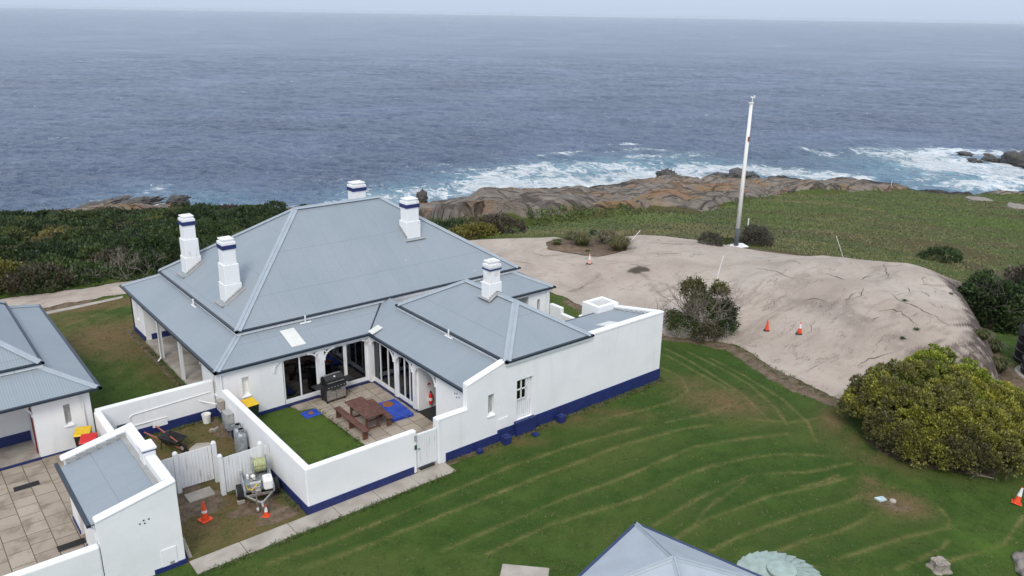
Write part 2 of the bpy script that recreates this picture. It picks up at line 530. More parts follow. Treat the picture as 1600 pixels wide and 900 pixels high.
# ------------------------------------------------------------------ terrain
SEA = -40.0
def az_tab(pix, z):
    q = np.array([gz(a, b, z) for a, b in pix]); az = np.arctan2(q[:, 1], q[:, 0]); r = np.hypot(q[:, 0], q[:, 1])
    o = np.argsort(az); return az[o], r[o]
SHORE = az_tab([(-250, 345), (-60, 345), (60, 342), (110, 334), (160, 328), (245, 331), (320, 334), (420, 336), (520, 336), (600, 334), (650, 330), (690, 326), (735, 320), (752, 306), (790, 300), (850, 294), (905, 293), (950, 296), (1020, 286), (1050, 283), (1100, 289), (1140, 285), (1200, 286), (1300, 286), (1350, 288), (1420, 298), (1500, 304), (1600, 306), (1850, 312)], SEA)
EDGE0 = (np.radians([-10, 14, 19, 24, 29, 35, 45, 60, 75, 90, 130]), np.array([46, 46, 50, 56, 62, 64, 64, 60, 57, 57, 57.]))
DOME = [(33.4, 27.6), (35.6, 23.9), (34.8, 21.3), (34.2, 19.1), (33.8, 17.3), (34.3, 16.2), (36.2, 14.2), (39, 12.9), (42.1, 12.9), (45.0, 14.3), (49.2, 16.9), (53, 18.3), (58, 17.2), (63, 16.0), (66, 17.5), (60, 20.6), (55.5, 21.5), (55.2, 26), (54.5, 29.8), (52.8, 34), (51.5, 39.0), (48.5, 43.2), (46.5, 43.6), (45.4, 41.6), (43.6, 42.6), (42.8, 46.6), (39.6, 48.4), (33, 53), (22, 55), (12, 54.8), (6, 55.6), (-6, 56), (-14, 56), (-14, 52.4), (5, 52.3), (13, 52.6), (24, 49), (31, 45), (32.5, 38), (33.5, 35.6), (33.2, 33.5), (32.2, 31.5)]
SLABTOP = None
def base_z(x, y):
    r = np.hypot(x, y); az = np.arctan2(y, x)
    rs = np.interp(az, *SHORE); r0 = np.interp(az, *EDGE0)
    p0 = np.arctan(17.0 / r0); ps = np.arctan((EYE - SEA) / rs)
    t = (1 / r0 - 1 / np.maximum(r, 1)) / (1 / r0 - 1 / rs)
    ph = p0 + (ps - p0) * np.clip(t, 0, 1.6)
    z = EYE - r * np.tan(ph)
    z = np.where(r < r0, 0.0, z)
    return np.where(r > rs, SEA - (r - rs) * 0.6, z)
def dome_h(x, y, d):
    amp = 0.25 + 2.2 * sstep(x, 34.5, 44) * sstep(y, 34, 20) + 0.85 * sstep(x, 36, 50)
    side = np.clip(d, 0, None)
    w = 1.3 + 2.2 * sstep(y, 16, 24)
    h = amp * (1 - np.exp(-side / w))
    h = h + np.clip(side, 0, 2) * 0.14 * fbm(x * 0.22, y * 0.22, 3, 3)
    tr = (fbm(x * 0.10 + 3, y * 0.16, 3, 15) * 7 + (x * .5 + y * .3) * .22); fl_ = np.floor(tr); fr_ = tr - fl_
    h = h + 0.042 * (sstep(fr_, 0.45, 1.0) - fr_) * sstep(side, .6, 2.5) * sstep(fbm(x * .12, y * .12, 2, 17), -.25, .15)
    # running flutes on the steep flank
    h = h + 0.10 * sstep(amp, 1.2, 2.5) * np.exp(-((side - 2.2) / 1.8) ** 2) * fbm(x * 0.5 + y * 1.2, y * 0.25 - x * 0.12, 3, 9)
    return h
def rocks_z(x, y, w):
    u = x * 0.8 + y * 0.6; v = -x * 0.6 + y * 0.8
    n1 = np.abs(fbm(u * 0.022, v * 0.038, 3, 21, 0.4)); n2 = np.abs(fbm(u * 0.06, v * 0.14, 3, 31)); n3 = np.abs(fbm(u * 0.33, v * 0.5, 2, 41))
    return w * (4.6 * np.power(n1, 0.6) - 1.2 + 1.7 * np.power(n2, 0.65) - 0.5 + 0.35 * np.power(n3, 0.7))
ROCKLOW = az_tab([(-250, 352), (0, 350), (80, 347), (150, 344), (260, 341), (320, 342), (500, 344), (640, 345), (690, 357), (740, 362), (790, 351), (830, 345), (890, 335), (940, 333), (985, 326), (1020, 320), (1085, 329), (1150, 318), (1190, 309), (1240, 301), (1300, 303), (1380, 301), (1420, 299), (1500, 306), (1600, 309), (1850, 314)], SEA)
def meet(px, py, it=60):     # where a sight line meets the hillside
    d = ray(px, py); h = math.hypot(d[0], d[1]); lo, hi = 40.0, 420.0
    rr = np.geomspace(lo, hi, 1500)
    X = d[0] / h * rr; Y = d[1] / h * rr; Zr = EYE + d[2] / h * rr
    k = np.argmax(Zr <= base_z(X, Y))
    return np.array([X[k], Y[k]])
def far_tab(pix):
    q = np.array([meet(*p) for p in pix]); az = np.arctan2(q[:, 1], q[:, 0]); r = np.hypot(q[:, 0], q[:, 1])
    o = np.argsort(az); return az[o], r[o]
ROCKLOW = far_tab([(-250, 346), (0, 346), (80, 346), (150, 343), (260, 339), (320, 339), (500, 341), (600, 343), (650, 350), (690, 359), (740, 366), (790, 361), (830, 354), (890, 344), (940, 341), (985, 335), (1020, 329), (1085, 334), (1150, 321), (1190, 311), (1240, 304), (1300, 304), (1380, 301), (1420, 299), (1500, 305), (1600, 309), (1850, 314)])
BUSHAZ = np.arctan2(*gz(745, 366)[::-1])
SCRUBAZ = float(np.arctan2(*gz(610, 345)[::-1]))

def rock_w(x, y):
    r = np.hypot(x, y); az = np.arctan2(y, x)
    rl = np.interp(az, *ROCKLOW)
    jit = fbm(x * 0.06, y * 0.06, 4, 61)
    return sstep(r, rl * (1 + 0.035 * jit) - 4, rl * (1 + 0.035 * jit) + 2) * (r > 75)
def ground_z(x, y):
    x = np.asarray(x, float); y = np.asarray(y, float)
    z = base_z(x, y)
    r = np.hypot(x, y)
    d = poly_sd(x, y, DOME)
    z = z + np.where(d > 0, dome_h(x, y, d), 0)
    w = rock_w(x, y)
    z = z + rocks_z(x, y, w)
    field = sstep(r, 62, 90) * (1 - w)
    z = z + field * 0.55 * fbm(x * 0.05, y * 0.05, 4, 71)
    # the rough plateau right of the rock drops a little below the lawn
    z = z - 0.35 * sstep(x, 26, 31) * sstep(y, 12, 6) * 0
    return z
def gp(x, y):
    return float(ground_z(np.array([x]), np.array([y]))[0])

def build_terrain():
    azs = np.unique(np.concatenate([np.radians(np.linspace(-40, 12, 40)), np.arange(R(12), R(88), 0.0027), np.radians(np.linspace(88, 150, 45))]))
    rs = [1.5]
    while rs[-1] < 360:
        r = rs[-1]
        rs.append(r + (0.6 if r < 18 else max(0.10, r * 0.0027) if r < 75 else r * 0.0042))
    rs = np.array(rs)
    A, RR = np.meshgrid(azs, rs)
    X = RR * np.cos(A); Y = RR * np.sin(A)
    x, y = X.ravel(), Y.ravel()
    z = ground_z(x, y)
    d = poly_sd(x, y, DOME)
    r = np.hypot(x, y)
    jx = x + .5 * fbm(x * 1.1, y * 1.1, 4, 401); jy = y + .5 * fbm(x * 1.1, y * 1.1, 4, 402)
    rk = sstep(d + 0.35 * fbm(x * 0.6, y * 0.6, 4, 81), -0.12, 0.12)
    soilring = sstep(d + 0.8 * fbm(x * 0.35, y * 0.35, 3, 84), -1.5, -0.5) * sstep(x, 31, 33.5) * (1 - sstep(y, 34, 36))
    tuss = poly_sd(x, y, [gz(*p, 0.5) for p in ((858, 386), (905, 394), (935, 397), (985, 392), (985, 378), (955, 366), (925, 360), (880, 366), (855, 374))])
    soil = np.maximum(soilring, sstep(tuss + 0.5 * fbm(x * 0.5, y * 0.5, 3, 85), -0.2, 0.3))
    rk = rk * (1 - sstep(tuss + 0.5 * fbm(x * 0.5, y * 0.5, 3, 85), -0.2, 0.3))
    stain = np.exp(-(((jx - 40.3) * 0.9) ** 2 + (jy - 35.6) ** 2) / 0.9 ** 2 * 1.0)
    ring = np.exp(-((np.hypot((jx - 40.3) * 0.9, jy - 35.6) - 1.5) / 0.10) ** 2) * sstep(fbm(x * .8, y * .8, 3, 403), -.3, .2)
    run = np.exp(-(line_d(jx, jy, [gz(*p) for p in ((1003, 437), (1016, 445), (1025, 460), (1035, 472), (1042, 490))]) / 0.16) ** 2)
    run = np.maximum(run, np.exp(-(line_d(jx, jy, [gz(*p) for p in ((885, 457), (905, 452), (920, 442), (935, 432))]) / 0.12) ** 2))
    pw = np.maximum(sstep(stain + 0.1 * fbm(x * 2, y * 2, 3, 5), 0.42, 0.62), 0.6 * run * (.6 + .5 * fbm(x * 1.5, y * 1.5, 3, 404)))
    # lawn dressing
    lawn = (1 - sstep(r, 58, 62)) * (1 - rk)
    mow = np.zeros_like(x)
    near = r < 60
    nx, ny = x[near], y[near]
    wob = 0.05 * fbm(nx * 1.3, ny * 1.3, 3, 90)
    m = np.zeros_like(nx); bnd = np.zeros_like(nx)
    for pts in MOW:
        W = np.array([gz(*p) for p in pts]); dd = line_d(nx, ny, W)
        s = dd - line_d(nx, ny, W * (1 + .35 / np.hypot(*W.T)[:, None]))          # the darker swath lies on the far side of each line
        bnd = np.maximum(bnd, np.exp(-(dd / 0.75) ** 2) * sstep(s, -.05, .25))
        m = np.maximum(m, np.exp(-((dd + wob) / 0.07) ** 2))
    mow[near] = m
    band = np.zeros_like(x); band[near] = bnd
    dry = np.zeros_like(x)
    def blob(px, py, rx, ry, k=1.0):
        c = gz(px, py); u = (c / np.hypot(*c)); q = (x - c[0]) * u[0] + (y - c[1]) * u[1]; p = -(x - c[0]) * u[1] + (y - c[1]) * u[0]
        return k * np.exp(-((p / rx) ** 2 + (q / ry) ** 2))
    for b in ((870, 655, 2.6, 0.9, .55), (1130, 628, 2.4, 1.8, .8), (1080, 600, 1.5, 1.2, .55), (960, 645, 2.2, .7, .5), (1300, 655, 0.8, 2.0, .65), (1400, 785, 1.3, 1.0, 1.0), (1360, 755, .6, .8, .6), (1550, 615, 1.0, 1.6, .8), (800, 690, 2.2, .5, .55), (740, 705, 1.6, .4, .5), (1330, 690, .6, 1.4, .5),
              (170, 525, 3.0, 3.0, .95), (150, 478, 5.5, 1.0, .95), (235, 570, 1.0, 3, .55), (205, 545, 2.0, 2.0, .8), (185, 570, .6, 3, .35), (110, 500, 2, 1.2, .6), (260, 590, 1, 2, .5), (1380, 720, 2.2, 1.0, .5), (1590, 600, 1.2, .8, .6)):
        dry = np.maximum(dry, blob(*b))
    # the trodden yard behind the board fence
    yard = ((x > 5.8) & (x < 10.2) & (y > 23.45) & (y < 32.9)).astype(float)
    dry = np.maximum(dry, yard * (0.62 + 0.3 * fbm(x * 0.5, y * 0.5, 3, 12)))
    ydirt = yard * sstep(fbm(x * 0.45, y * 0.45, 3, 14) - 0.12 + 0.45 * sstep(x, 8.9, 9.8) * sstep(y, 27, 29) + 0.15 * sstep(y, 31.4, 32.3) - 0.1, 0.02, 0.2)
    # dirt between the foot of the white wall and the lawn, and strip along cottage verandah
    edge = np.exp(-((y - 23.4) / 0.22) ** 2) * (x > 16) * (x < 28.9)
    edge = np.maximum(edge, np.exp(-((x - 10.0) / 0.18) ** 2) * (y > 33.5) * (y < 46))
    patch = blob(1400, 790, 1.2, .7, 1.) + blob(1305, 655, .4, 1.2, .7)
    brick = poly_sd(x, y, [gz(*p) for p in ((62, 481), (95, 473), (120, 470), (140, 468), (128, 477), (105, 484), (70, 488))])
    soil = np.clip(np.maximum.reduce([soil, ydirt, 0.8 * edge, 0.55 * patch, sstep(brick + .5 * fbm(x * .6, y * .6, 3, 44), -.2, .3)]), 0, 1)
    under = blob(1450, 705, 3.1, 1.9, 1.25) + blob(1100, 525, 1.8, 1.2, 1.2)
    soil = np.clip(np.maximum(soil, sstep(under + .2 * fbm(x * .8, y * .8, 3, 46), .45, .8)), 0, 1)
    shore = rock_w(x, y)
    zr = z - SEA
    wet = sstep(zr + 2.2 * fbm(x * 0.09, y * 0.09, 3, 51), 4.6, 1.8)
    far_c = meet(1580, 352); fbright = np.maximum.reduce([np.exp(-(((x - far_c[0]) ** 2 + (y - far_c[1]) ** 2) / 15.0 ** 2)), blob(1545, 858, 1.3, .9, .9), blob(1590, 620, 1.2, 1.5, .8), ((x > 10.4) & (x < 14.2) & (y > 23.8) & (y < 31.6)) * (.55 + .3 * fbm(x * .7, y * .7, 3, 97))])
    V = np.stack([x, y, z], 1)
    nr, na = X.shape
    idx = np.arange(nr * na).reshape(nr, na)
    F = np.stack([idx[:-1, :-1], idx[:-1, 1:], idx[1:, 1:], idx[1:, :-1]], -1).reshape(-1, 4)
    F = F[:, [0, 3, 2, 1]]
    att = dict(rock=rk, soil=soil, lawn=lawn, mow=mow, band=band, dry=np.clip(dry, 0, 1), shore=shore, wet=wet, pool=pw, ring=ring, fbright=fbright)
    fx = x[F].mean(1); fy = y[F].mean(1); fr = np.hypot(fx, fy)
    faz = np.arctan2(fy, fx)
    zone = np.where(rk[F].mean(1) > .5, 1, np.where(shore[F].mean(1) > .5, 3, np.where(fr > 60, np.where(faz > BUSHAZ, 4, 2), 0)))
    names = {0: "lawn", 1: "rock_terrain", 2: "grass_field", 3: "rock_shore", 4: "scrub_land"}
    for k, nm in names.items():
        f = F[zone == k]
        if not len(f): continue
        used, inv = np.unique(f, return_inverse=True)
        o = grid_mesh(nm, V[used], inv.reshape(f.shape), "terrain", {a: b[used] for a, b in att.items()})
        struct(o)

MOW = [
    [(560, 858), (650, 822), (760, 778), (850, 742), (905, 722), (960, 700), (1050, 674), (1110, 664)],
    [(690, 862), (780, 822), (880, 780), (960, 752), (1030, 722), (1085, 698), (1160, 686), (1230, 678)],
    [(760, 866), (860, 820), (960, 790), (1015, 772), (1065, 745), (1110, 729), (1170, 715), (1230, 709), (1290, 712)],
    [(1020, 822), (1085, 782), (1130, 760), (1170, 744), (1200, 740), (1262, 738), (1330, 724)],
    [(1050, 846), (1080, 826), (1110, 809), (1150, 796), (1200, 776), (1262, 763), (1330, 745)],
    [(1085, 820), (1100, 800), (1115, 786), (1140, 770), (1165, 752)],
    [(1110, 862), (1150, 841), (1200, 822), (1260, 802), (1320, 786), (1350, 772)],
    [(1200, 868), (1255, 846), (1310, 832), (1350, 812), (1365, 800)],
    [(1265, 888), (1310, 874), (1360, 858), (1420, 838), (1480, 826), (1484, 812), (1470, 796)],
    [(1400, 889), (1440, 872), (1470, 858), (1482, 845)],
    [(1480, 876), (1530, 864), (1570, 850), (1582, 830), (1600, 806)],
    [(1040, 545), (1080, 565), (1120, 590), (1160, 616), (1200, 655)],
    [(1075, 550), (1120, 572), (1170, 600), (1215, 640), (1230, 665)],
    [(1110, 560), (1160, 585), (1220, 622), (1262, 660), (1275, 690)],
    [(1170, 655), (1235, 660), (1290, 652), (1312, 668)],
    [(1035, 575), (1065, 590), (1075, 610), (1050, 628), (1000, 642), (940, 655)],
    [(1040, 555), (1095, 585), (1145, 612), (1148, 630), (1110, 645), (1040, 660)],
    [(1580, 600), (1595, 628)], [(1310, 742), (1290, 752), (1250, 760)],
    [(420, 880), (520, 846), (620, 804), (700, 770), (800, 728), (900, 694), (1000, 668)],
    [(470, 890), (560, 858)],
    [(195, 475), (160, 488), (110, 506), (80, 522)], [(205, 492), (170, 508), (130, 540)],
]

def terrain_material():
    t = NT("terrain")
    MAT["terrain"] = t.m
    # grass of the lawn
    big = t.noise(0.16, 4, 0.6); mid = t.noise(1.1, 5, 0.65); fine = t.noise(7, 4, 0.7); vf = t.noise(34, 3, 0.7)
    g = t.mix(t.ramp(mid, 0.3, 0.7), (0.035, 0.070, 0.011), (0.066, 0.112, 0.020))
    g = t.mix(t.math('MULTIPLY', t.ramp(big, 0.42, 0.66), 0.7), g, (0.088, 0.108, 0.027))
    g = t.mix(t.math('MULTIPLY', t.ramp(fine, 0.5, 0.72), 0.7), g, (0.095, 0.122, 0.034))
    g = t.mix(t.math('MULTIPLY', t.ramp(vf, 0.50, 0.36), 0.65), g, (0.018, 0.030, 0.006))
    g = t.mix(t.math('MULTIPLY', t.attr("band"), t.lin(mid, .25, .75, .35, .85)), g, (0.028, 0.062, 0.010))
    dryf = t.math('MULTIPLY', t.attr("dry"), t.lin(mid, 0.25, 0.75, 0.45, 1.15))
    g = t.mix(t.ramp(dryf, 0.03, 0.75), g, t.mix(t.ramp(fine, .3, .7), (0.115, 0.083, 0.036), (0.165, 0.115, 0.055)))
    mown = t.math('MULTIPLY', t.attr("mow"), t.lin(t.noise(0.55, 5, 0.7), 0.32, 0.64, 0.18, 1.1))
    mown = t.math('MULTIPLY', mown, t.lin(fine, 0.32, 0.66, 0.25, 1.25))
    g = t.mix(t.math('MULTIPLY', mown, 0.72), g, (0.215, 0.168, 0.070))
    # rough grass of the headland
    fb = t.noise(0.045, 6, 0.65, None, 0.4); fm = t.noise(0.35, 6, 0.7); ff = t.noise(2.4, 4, 0.7)
    h = t.mix(t.ramp(fm, 0.35, 0.65), (0.072, 0.102, 0.025), (0.110, 0.128, 0.038))
    h = t.mix(t.ramp(fb, 0.50, 0.60), h, (0.105, 0.088, 0.036))
    h = t.mix(t.math('MULTIPLY', t.ramp(ff, 0.4, 0.7), 0.4), h, (0.045, 0.062, 0.018))
    h = t.mix(t.ramp(t.noise(0.03, 5, 0.6, t.scl(t.P(), (1, 1, 1))), 0.60, 0.68), h, (0.09, 0.075, 0.045))
    h = t.mix(t.math('MULTIPLY', t.ramp(t.math('ADD', t.attr("fbright"), t.math('MULTIPLY', fm, 0.4)), 0.5, 0.9), 0.8), h, (0.085, 0.125, 0.024))
    g = t.mix(t.math('MULTIPLY', t.attr("fbright"), t.lin(mid, .3, .7, .4, 1.0)), g, (0.075, 0.130, 0.020))
    c = t.mix(t.attr("lawn"), h, g)
    # bare earth
    e = t.mix(t.ramp(t.noise(2.6, 5, 0.65), 0.3, 0.7), (0.115, 0.080, 0.054), (0.205, 0.152, 0.110))
    sm = t.ramp(t.math('ADD', t.attr("soil"), t.math('MULTIPLY', t.math('SUBTRACT', t.noise(3.5, 5, 0.7), 0.5), 0.9)), 0.35, 0.65)
    c = t.mix(sm, c, e)
    # granite
    warp = t.noise(0.35, 3, 0.5)
    k1 = t.noise(0.22, 6, 0.62, None, 0.5); k2 = t.noise(1.7, 6, 0.7); k3 = t.noise(16, 4, 0.75)
    s = t.mix(t.ramp(k1, 0.35, 0.68), (0.445, 0.380, 0.325), (0.345, 0.285, 0.238))
    s = t.mix(t.math('MULTIPLY', t.ramp(k2, 0.5, 0.72), 0.6), s, (0.285, 0.232, 0.190))
    s = t.mix(t.math('MULTIPLY', t.ramp(k3, 0.50, 0.70), 0.5), s, (0.49, 0.43, 0.375))
    s = t.mix(t.math('MULTIPLY', t.ramp(k3, 0.42, 0.30), 0.5), s, (0.20, 0.163, 0.135))
    vv = t.n("ShaderNodeVectorMath", operation='ADD')
    dn = t.n("ShaderNodeTexNoise"); t.put(dn.inputs["Vector"], t.P()); dn.inputs["Scale"].default_value = 0.45; dn.inputs["Detail"].default_value = 4
    sc = t.n("ShaderNodeVectorMath", operation='SCALE'); t.put(sc.inputs[0], dn.outputs["Color"]); sc.inputs[3].default_value = 2.2
    t.put(vv.inputs[0], t.P()); t.put(vv.inputs[1], sc.outputs[0])
    rot = t.n("ShaderNodeMapping"); t.put(rot.inputs[0], vv.outputs[0]); rot.inputs[2].default_value = (0, 0, R(35)); rot.inputs[3].default_value = (0.16, 0.95, 0.5)
    cr = t.voro(0.75, 'DISTANCE_TO_EDGE', rot.outputs[0])
    gate = t.ramp(t.noise(0.30, 3, 0.55), 0.60, 0.70)
    crack = t.math('MULTIPLY', t.ramp(cr, 0.016, 0.004), gate)
    flake = t.noise(1.1, 5, 0.65, t.scl(rot.outputs[0], (1, 1.6, 1)), 0.8)
    fl = t.math('MULTIPLY', t.ramp(t.math('ABSOLUTE', t.math('SUBTRACT', flake, 0.5)), 0.012, 0.003), t.ramp(t.noise(0.65, 4, 0.6), 0.54, 0.66))
    s = t.mix(t.math('MULTIPLY', t.math('MAXIMUM', crack, t.math('MULTIPLY', fl, 0.8)), 0.62), s, (0.095, 0.076, 0.062))
    # steep flanks carry dark water streaks
    nz = t.n("ShaderNodeSeparateXYZ"); t.put(nz.inputs[0], t.n("ShaderNodeNewGeometry").outputs["True Normal"])
    steep = t.ramp(nz.outputs[2], 0.965, 0.80)
    stk = t.noise(1.6, 5, 0.65, t.scl(t.P(), (1.6, 1.6, 0.2)))
    s = t.mix(t.math('MULTIPLY', steep, t.ramp(stk, 0.26, 0.54)), s, (0.085, 0.066, 0.059))
    lich = t.noise(0.55, 7, 0.72, t.scl(rot.outputs[0], (1.2, 1.0, 1)), 0.6)
    s = t.mix(t.math('MULTIPLY', t.ramp(lich, 0.54, 0.70), 0.55), s, (0.19, 0.155, 0.128))
    s = t.mix(t.attr("pool"), s, (0.085, 0.068, 0.055))
    s = t.mix(t.math('MULTIPLY', t.attr("ring"), 0.5), s, (0.42, 0.39, 0.36))
    rmask = t.ramp(t.math('ADD', t.attr("rock"), t.math('MULTIPLY', t.math('SUBTRACT', t.noise(2.2, 5, 0.7), 0.5), 0.6)), 0.42, 0.58)
    c = t.mix(rmask, c, s)
    # the broken rocks above the sea
    j1 = t.noise(0.05, 5, 0.6, None, 0.6); j2 = t.noise(0.5, 6, 0.7)
    b = t.mix(t.ramp(j2, 0.35, 0.65), (0.165, 0.140, 0.117), (0.275, 0.235, 0.195))
    b = t.mix(t.math('MULTIPLY', t.ramp(j1, 0.48, 0.62), 0.75), b, t.mix(t.ramp(t.noise(0.16, 4), .4, .6), (0.27, 0.165, 0.062), (0.30, 0.16, 0.085)))
    rt2 = t.n("ShaderNodeMapping"); t.put(rt2.inputs[0], vv.outputs[0]); rt2.inputs[2].default_value = (0, 0, R(-20)); rt2.inputs[3].default_value = (0.05, 0.20, 0.1)
    ck = t.ramp(t.voro(1.0, 'DISTANCE_TO_EDGE', rt2.outputs[0]), 0.045, 0.008)
    rt3 = t.n("ShaderNodeMapping"); t.put(rt3.inputs[0], vv.outputs[0]); rt3.inputs[2].default_value = (0, 0, R(50)); rt3.inputs[3].default_value = (0.12, 0.045, 0.1)
    ck = t.math('MAXIMUM', ck, t.math('MULTIPLY', t.ramp(t.voro(0.9, 'DISTANCE_TO_EDGE', rt3.outputs[0]), 0.05, 0.012), 0.7))
    b = t.mix(t.math('MULTIPLY', ck, 0.7), b, (0.045, 0.036, 0.03))
    b = t.mix(t.attr("wet"), b, t.mix(t.ramp(j2, .35, .65), (0.030, 0.028, 0.027), (0.07, 0.064, 0.058)))
    shm = t.ramp(t.math('ADD', t.attr("shore"), t.math('MULTIPLY', t.math('SUBTRACT', t.noise(0.5, 4), 0.5), 0.5)), 0.4, 0.6)
    c = t.mix(shm, c, b)
    # relief
    hb = t.math('ADD', t.math('MULTIPLY', vf, 0.5), fine)
    rockh = t.math('SUBTRACT', t.math('ADD', t.math('MULTIPLY', k2, 0.8), t.math('MULTIPLY', k3, 0.25)), t.math('MAXIMUM', crack, fl))
    hh = t.n("ShaderNodeMix", data_type='FLOAT'); t.put(hh.inputs[0], rmask); t.put(hh.inputs[2], hb); t.put(hh.inputs[3], rockh)
    n1 = t.bump(hh.outputs[0], 0.55, 0.10)
    sh = t.math('MULTIPLY', shm, t.math('SUBTRACT', t.math('MULTIPLY', j2, 1.4), ck))
    n2 = t.bump(sh, 0.9, 0.7, n1)
    fh = t.math('MULTIPLY', t.math('SUBTRACT', 1.0, t.math('MAXIMUM', t.attr("lawn"), t.math('MAXIMUM', rmask, shm))), t.math('ADD', ff, fm))
    n3 = t.bump(fh, 0.8, 0.5, n2)
    t.done(c, 0.9, n3, spec=0.12)

terrain_material()
build_terrain()

# ------------------------------------------------------------------ sea
def build_sea():
    azs = np.unique(np.concatenate([np.radians(np.linspace(-60, 8, 50)), np.arange(R(8), R(96), 0.0028), np.radians(np.linspace(96, 175, 50))]))
    rs = [120.0]
    while rs[-1] < 1500: rs.append(rs[-1] * 1.0042)
    while rs[-1] < 26000: rs.append(rs[-1] * 1.05)
    rs = np.array(rs)
    A, RR = np.meshgrid(azs, rs)
    x = (RR * np.cos(A)).ravel(); y = (RR * np.sin(A)).ravel(); r = RR.ravel(); az = A.ravel()
    fade = 1 - sstep(r, 900, 1500); short = 1 - sstep(r, 380, 700)
    z = np.zeros_like(x)
    for k, (wl, ang, amp) in enumerate(((52, 205, .34), (31, 238, .26), (17, 186, .20), (11, 252, .17), (7.5, 214, .15), (5.8, 236, .13), (4.7, 196, .10), (4.2, 262, .08))):
        a = R(ang); ph = (x * math.cos(a) + y * math.sin(a)) * 2 * math.pi / wl + 2.2 * fbm(x / (wl * 1.7), y / (wl * 1.7), 3, 100 + k) * 3
        en = 0.5 + 0.8 * np.abs(fbm(x / (wl * 3), y / (wl * 3), 2, 120 + k))
        s = np.sin(ph); z += amp * en * (s + 0.25 * np.cos(2 * ph)) * (short if wl < 7 else 1)
    z = z * fade
    rsh = np.interp(az, *SHORE)
    off = r - rsh
    # foam: belts off the rocks, and two drifts further out
    def belt(pix, width_m, k):
        q = np.array([gz(a, b, SEA) for a, b in pix]); dd = line_d(x, y, q)
        return k * np.exp(-(dd / width_m) ** 2)
    foam = 0.95 * np.exp(-(np.clip(off, 0, None) / 13) ** 2) * np.interp(az, *FOAMK)
    foam = np.maximum(foam, belt([(760, 293), (820, 285), (870, 290), (930, 280)], 18, 1.0))
    foam = np.maximum(foam, belt([(790, 275), (880, 268), (960, 262)], 24, .78))
    foam = np.maximum(foam, belt([(940, 285), (1000, 272), (1060, 276)], 16, .95))
    foam = np.maximum(foam, belt([(1060, 270), (1120, 262), (1180, 266), (1250, 272), (1320, 278)], 12, 1.0))
    foam = np.maximum(foam, belt([(1130, 272), (1135, 282)], 10, 1.0))
    foam = np.maximum(foam, belt([(960, 255), (1030, 245), (1090, 240)], 12, .55))
    foam = np.maximum(foam, belt([(1440, 245), (1500, 262), (1560, 268), (1620, 262)], 26, 1.05))
    foam = np.maximum(foam, belt([(1395, 240), (1440, 246), (1480, 250)], 9, .8))
    foam = np.maximum(foam, belt([(1480, 236), (1530, 238), (1600, 240)], 14, .9))
    foam = np.maximum(foam, belt([(1480, 285), (1540, 288), (1620, 280)], 16, .75))
    foam = np.maximum(foam, belt([(1250, 231), (1290, 238), (1310, 246)], 5, .6))
    foam = np.maximum(foam, belt([(970, 225), (985, 224)], 5, .6))
    foam = np.maximum(foam, belt([(840, 243), (880, 240), (905, 237)], 4, .55))
    foam = np.maximum(foam, belt([(960, 238), (1010, 232), (1060, 242)], 6, .5))
    foam = np.maximum(foam, belt([(690, 316), (735, 312), (742, 316)], 8, 1.0))
    foam = np.maximum(foam, belt([(600, 312), (650, 300), (690, 300)], 16, .62))
    foam = np.maximum(foam, belt([(245, 331), (280, 330), (320, 331)], 8, 1.05))
    foam = np.maximum(foam, belt([(215, 326), (225, 324)], 5, .8))
    foam = np.maximum(foam, belt([(230, 300), (260, 288)], 4, .5))
    turq = np.exp(-(np.clip(off, 0, None) / 34) ** 2) * np.interp(az, *FOAMK) * .8
    turq = np.maximum(turq, belt([(1450, 262), (1540, 285), (1620, 290)], 45, 1.0))
    turq = np.maximum(turq, belt([(780, 285), (900, 270), (1000, 262), (1080, 258)], 30, .9))
    turq = np.maximum(turq, belt([(600, 312), (650, 302), (700, 305)], 22, .8))
    z = z + 0.6 * foam * fbm(x * 0.15, y * 0.15, 3, 140)
    nr, na = A.shape
    idx = np.arange(nr * na).reshape(nr, na)
    F = np.stack([idx[:-1, :-1], idx[1:, :-1], idx[1:, 1:], idx[:-1, 1:]], -1).reshape(-1, 4)
    # ocean water
    t = NT("ocean")
    MAT["ocean"] = t.m
    p = t.P()
    st = t.n("ShaderNodeMapping"); t.put(st.inputs[0], p); st.inputs[2].default_value = (0, 0, R(-30)); st.inputs[3].default_value = (1.0, 0.7, 1.0)
    w1 = t.noise(0.07, 3, 0.55, st.outputs[0], 0.3); w2 = t.noise(0.26, 5, 0.66, st.outputs[0], 0.5); w3 = t.noise(0.62, 4, 0.65, st.outputs[0], 0.3)
    hgt = t.math('ADD', t.math('MULTIPLY', w1, 1.7), t.math('ADD', t.math('MULTIPLY', w2, 2.6), t.math('MULTIPLY', w3, 1.15)))
    c = t.mix(t.ramp(t.noise(0.012, 4, 0.6), 0.3, 0.7), (0.078, 0.112, 0.198), (0.106, 0.146, 0.242))
    c = t.mix(t.math('MULTIPLY', t.attr("turq"), t.lin(w2, 0.3, 0.65, 0.15, 0.85)), c, (0.20, 0.43, 0.52))
    fn = t.noise(0.22, 8, 0.72, st.outputs[0], 1.0); fn2 = t.noise(0.07, 5, 0.6, None, 0.8)
    lace = t.math('ADD', t.math('MULTIPLY', fn, 0.75), t.math('MULTIPLY', fn2, 0.5))
    fm = t.ramp(t.math('ADD', t.attr("foam"), t.math('MULTIPLY', t.math('SUBTRACT', lace, 0.62), 3.6)), 0.54, 0.88)
    # scattered whitecaps
    cap = t.math('MULTIPLY', t.ramp(t.noise(0.10, 6, 0.7, st.outputs[0], 0.5), 0.735, 0.76), t.ramp(t.noise(0.011, 3), 0.45, 0.6))
    fm = t.math('MAXIMUM', fm, t.math('MULTIPLY', cap, 0.7))
